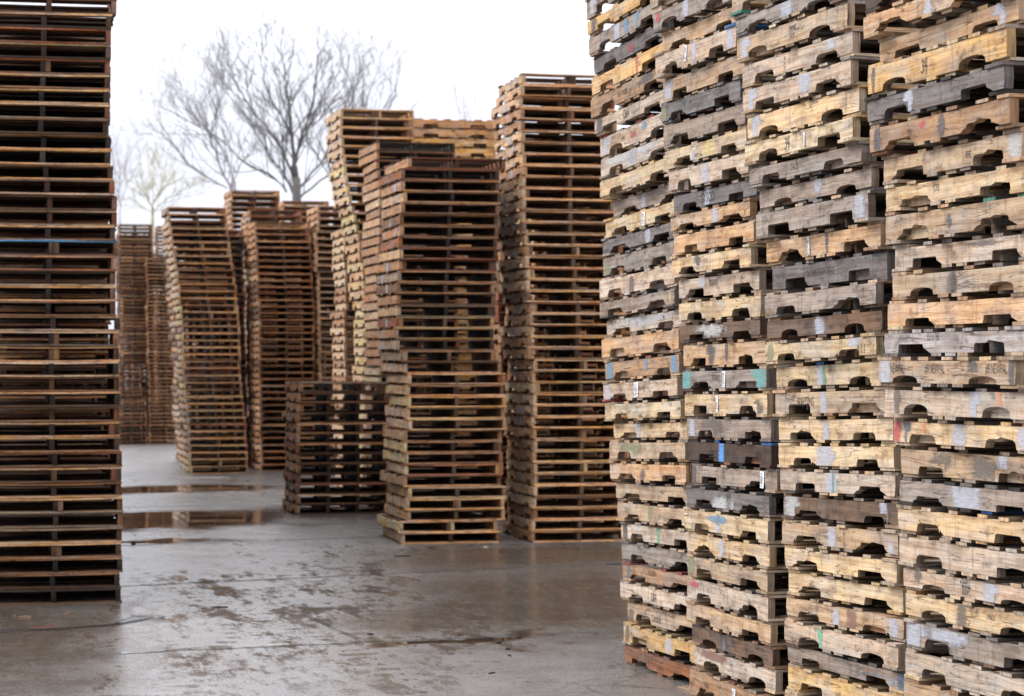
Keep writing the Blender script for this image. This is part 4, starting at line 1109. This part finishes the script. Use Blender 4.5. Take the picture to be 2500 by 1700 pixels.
limb_tree(120, [(292, 560), (292, 500)], [([(292, 500), (280, 430), (272, 350)], .06), ([(292, 490), (305, 420), (335, 350)], .06), ([(292, 500), (318, 450), (350, 400)], .05), ([(292, 480), (270, 430), (255, 390)], .05), ([(292, 500), (300, 440), (300, 380)], .05)], 33, HAZEBARK, 'faint bare tree just right of the left stack', .15, 1.1)
limb_tree(125, [(372, 560), (372, 510)], [([(372, 510), (350, 470), (318, 440)], .06), ([(372, 500), (385, 460), (410, 440)], .06), ([(372, 510), (372, 470), (365, 435)], .05), ([(372, 520), (400, 490), (430, 475)], .05), ([(372, 520), (340, 500), (310, 480)], .05)], 41, WILLOW, 'low yellowish budding tree beside the leaning stack', .15, 1.2)

# ------------------------------------------------------------------ light, sky
w = bpy.data.worlds.new('World'); scene.world = w; w.use_nodes = True
nt = w.node_tree
for n in list(nt.nodes): nt.nodes.remove(n)
b = NB(nt)
outw = b.n('ShaderNodeOutputWorld'); bg = b.n('ShaderNodeBackground')
sky = b.n('ShaderNodeTexSky', sky_type='NISHITA'); sky.sun_disc = False
EL, AZ = 38, -75      # sun up, and to the left of the view
sky.sun_elevation = math.radians(EL); sky.sun_rotation = math.radians(AZ)
tc = b.n('ShaderNodeTexCoord')
cl = b.noise(b.vmul(tc.outputs['Generated'], (1.5, 1.5, 4)), 1, 4, .55).outputs[0]
s3 = b.n('ShaderNodeSeparateXYZ'); b.link(tc.outputs['Generated'], s3.inputs[0])
cloud = b.mix(b.ramp(cl, .3, .7), (.935, .965, 1.10, 1), (.97, .99, 1.12, 1))
cloud = b.mix(b.ramp(s3.outputs[2], .02, .80), cloud, (3.1, 3.15, 3.3, 1))
skys = b.mix(1, sky.outputs[0], (.10, .10, .10, 1), 'MULTIPLY')
b.link(b.mix(.92, skys, cloud), bg.inputs[0]); bg.inputs[1].default_value = 1.0
b.link(bg.outputs[0], outw.inputs[0])
sl_ = bpy.data.lights.new('sun', 'SUN'); sl_.energy = 3.0; sl_.angle = math.radians(25); sl_.color = (1, .975, .94)
so_ = bpy.data.objects.new('sun', sl_); COL.objects.link(so_)
d = Vector((math.sin(math.radians(AZ)) * math.cos(math.radians(EL)), math.cos(math.radians(AZ)) * math.cos(math.radians(EL)), math.sin(math.radians(EL))))
so_.rotation_euler = d.to_track_quat('Z', 'Y').to_euler()

# ------------------------------------------------------------------ camera
cam = bpy.data.cameras.new('camera'); co = bpy.data.objects.new('camera', cam); COL.objects.link(co)
cam.sensor_width = 36; cam.lens = 36 * F / 2500; cam.shift_y = (YH - 850) / 2500
cam.clip_end = 5000; cam.clip_start = .1
co.location = (0, 0, H); co.rotation_euler = (PI / 2, 0, 0)
cam.dof.use_dof = True; cam.dof.focus_distance = 10.6; cam.dof.aperture_fstop = 5.0
scene.camera = co
scene.view_settings.view_transform = 'Standard'; scene.view_settings.look = 'None'; scene.view_settings.exposure = 0
scene.cycles.max_bounces = 6; scene.cycles.diffuse_bounces = 2; scene.cycles.transparent_max_bounces = 12
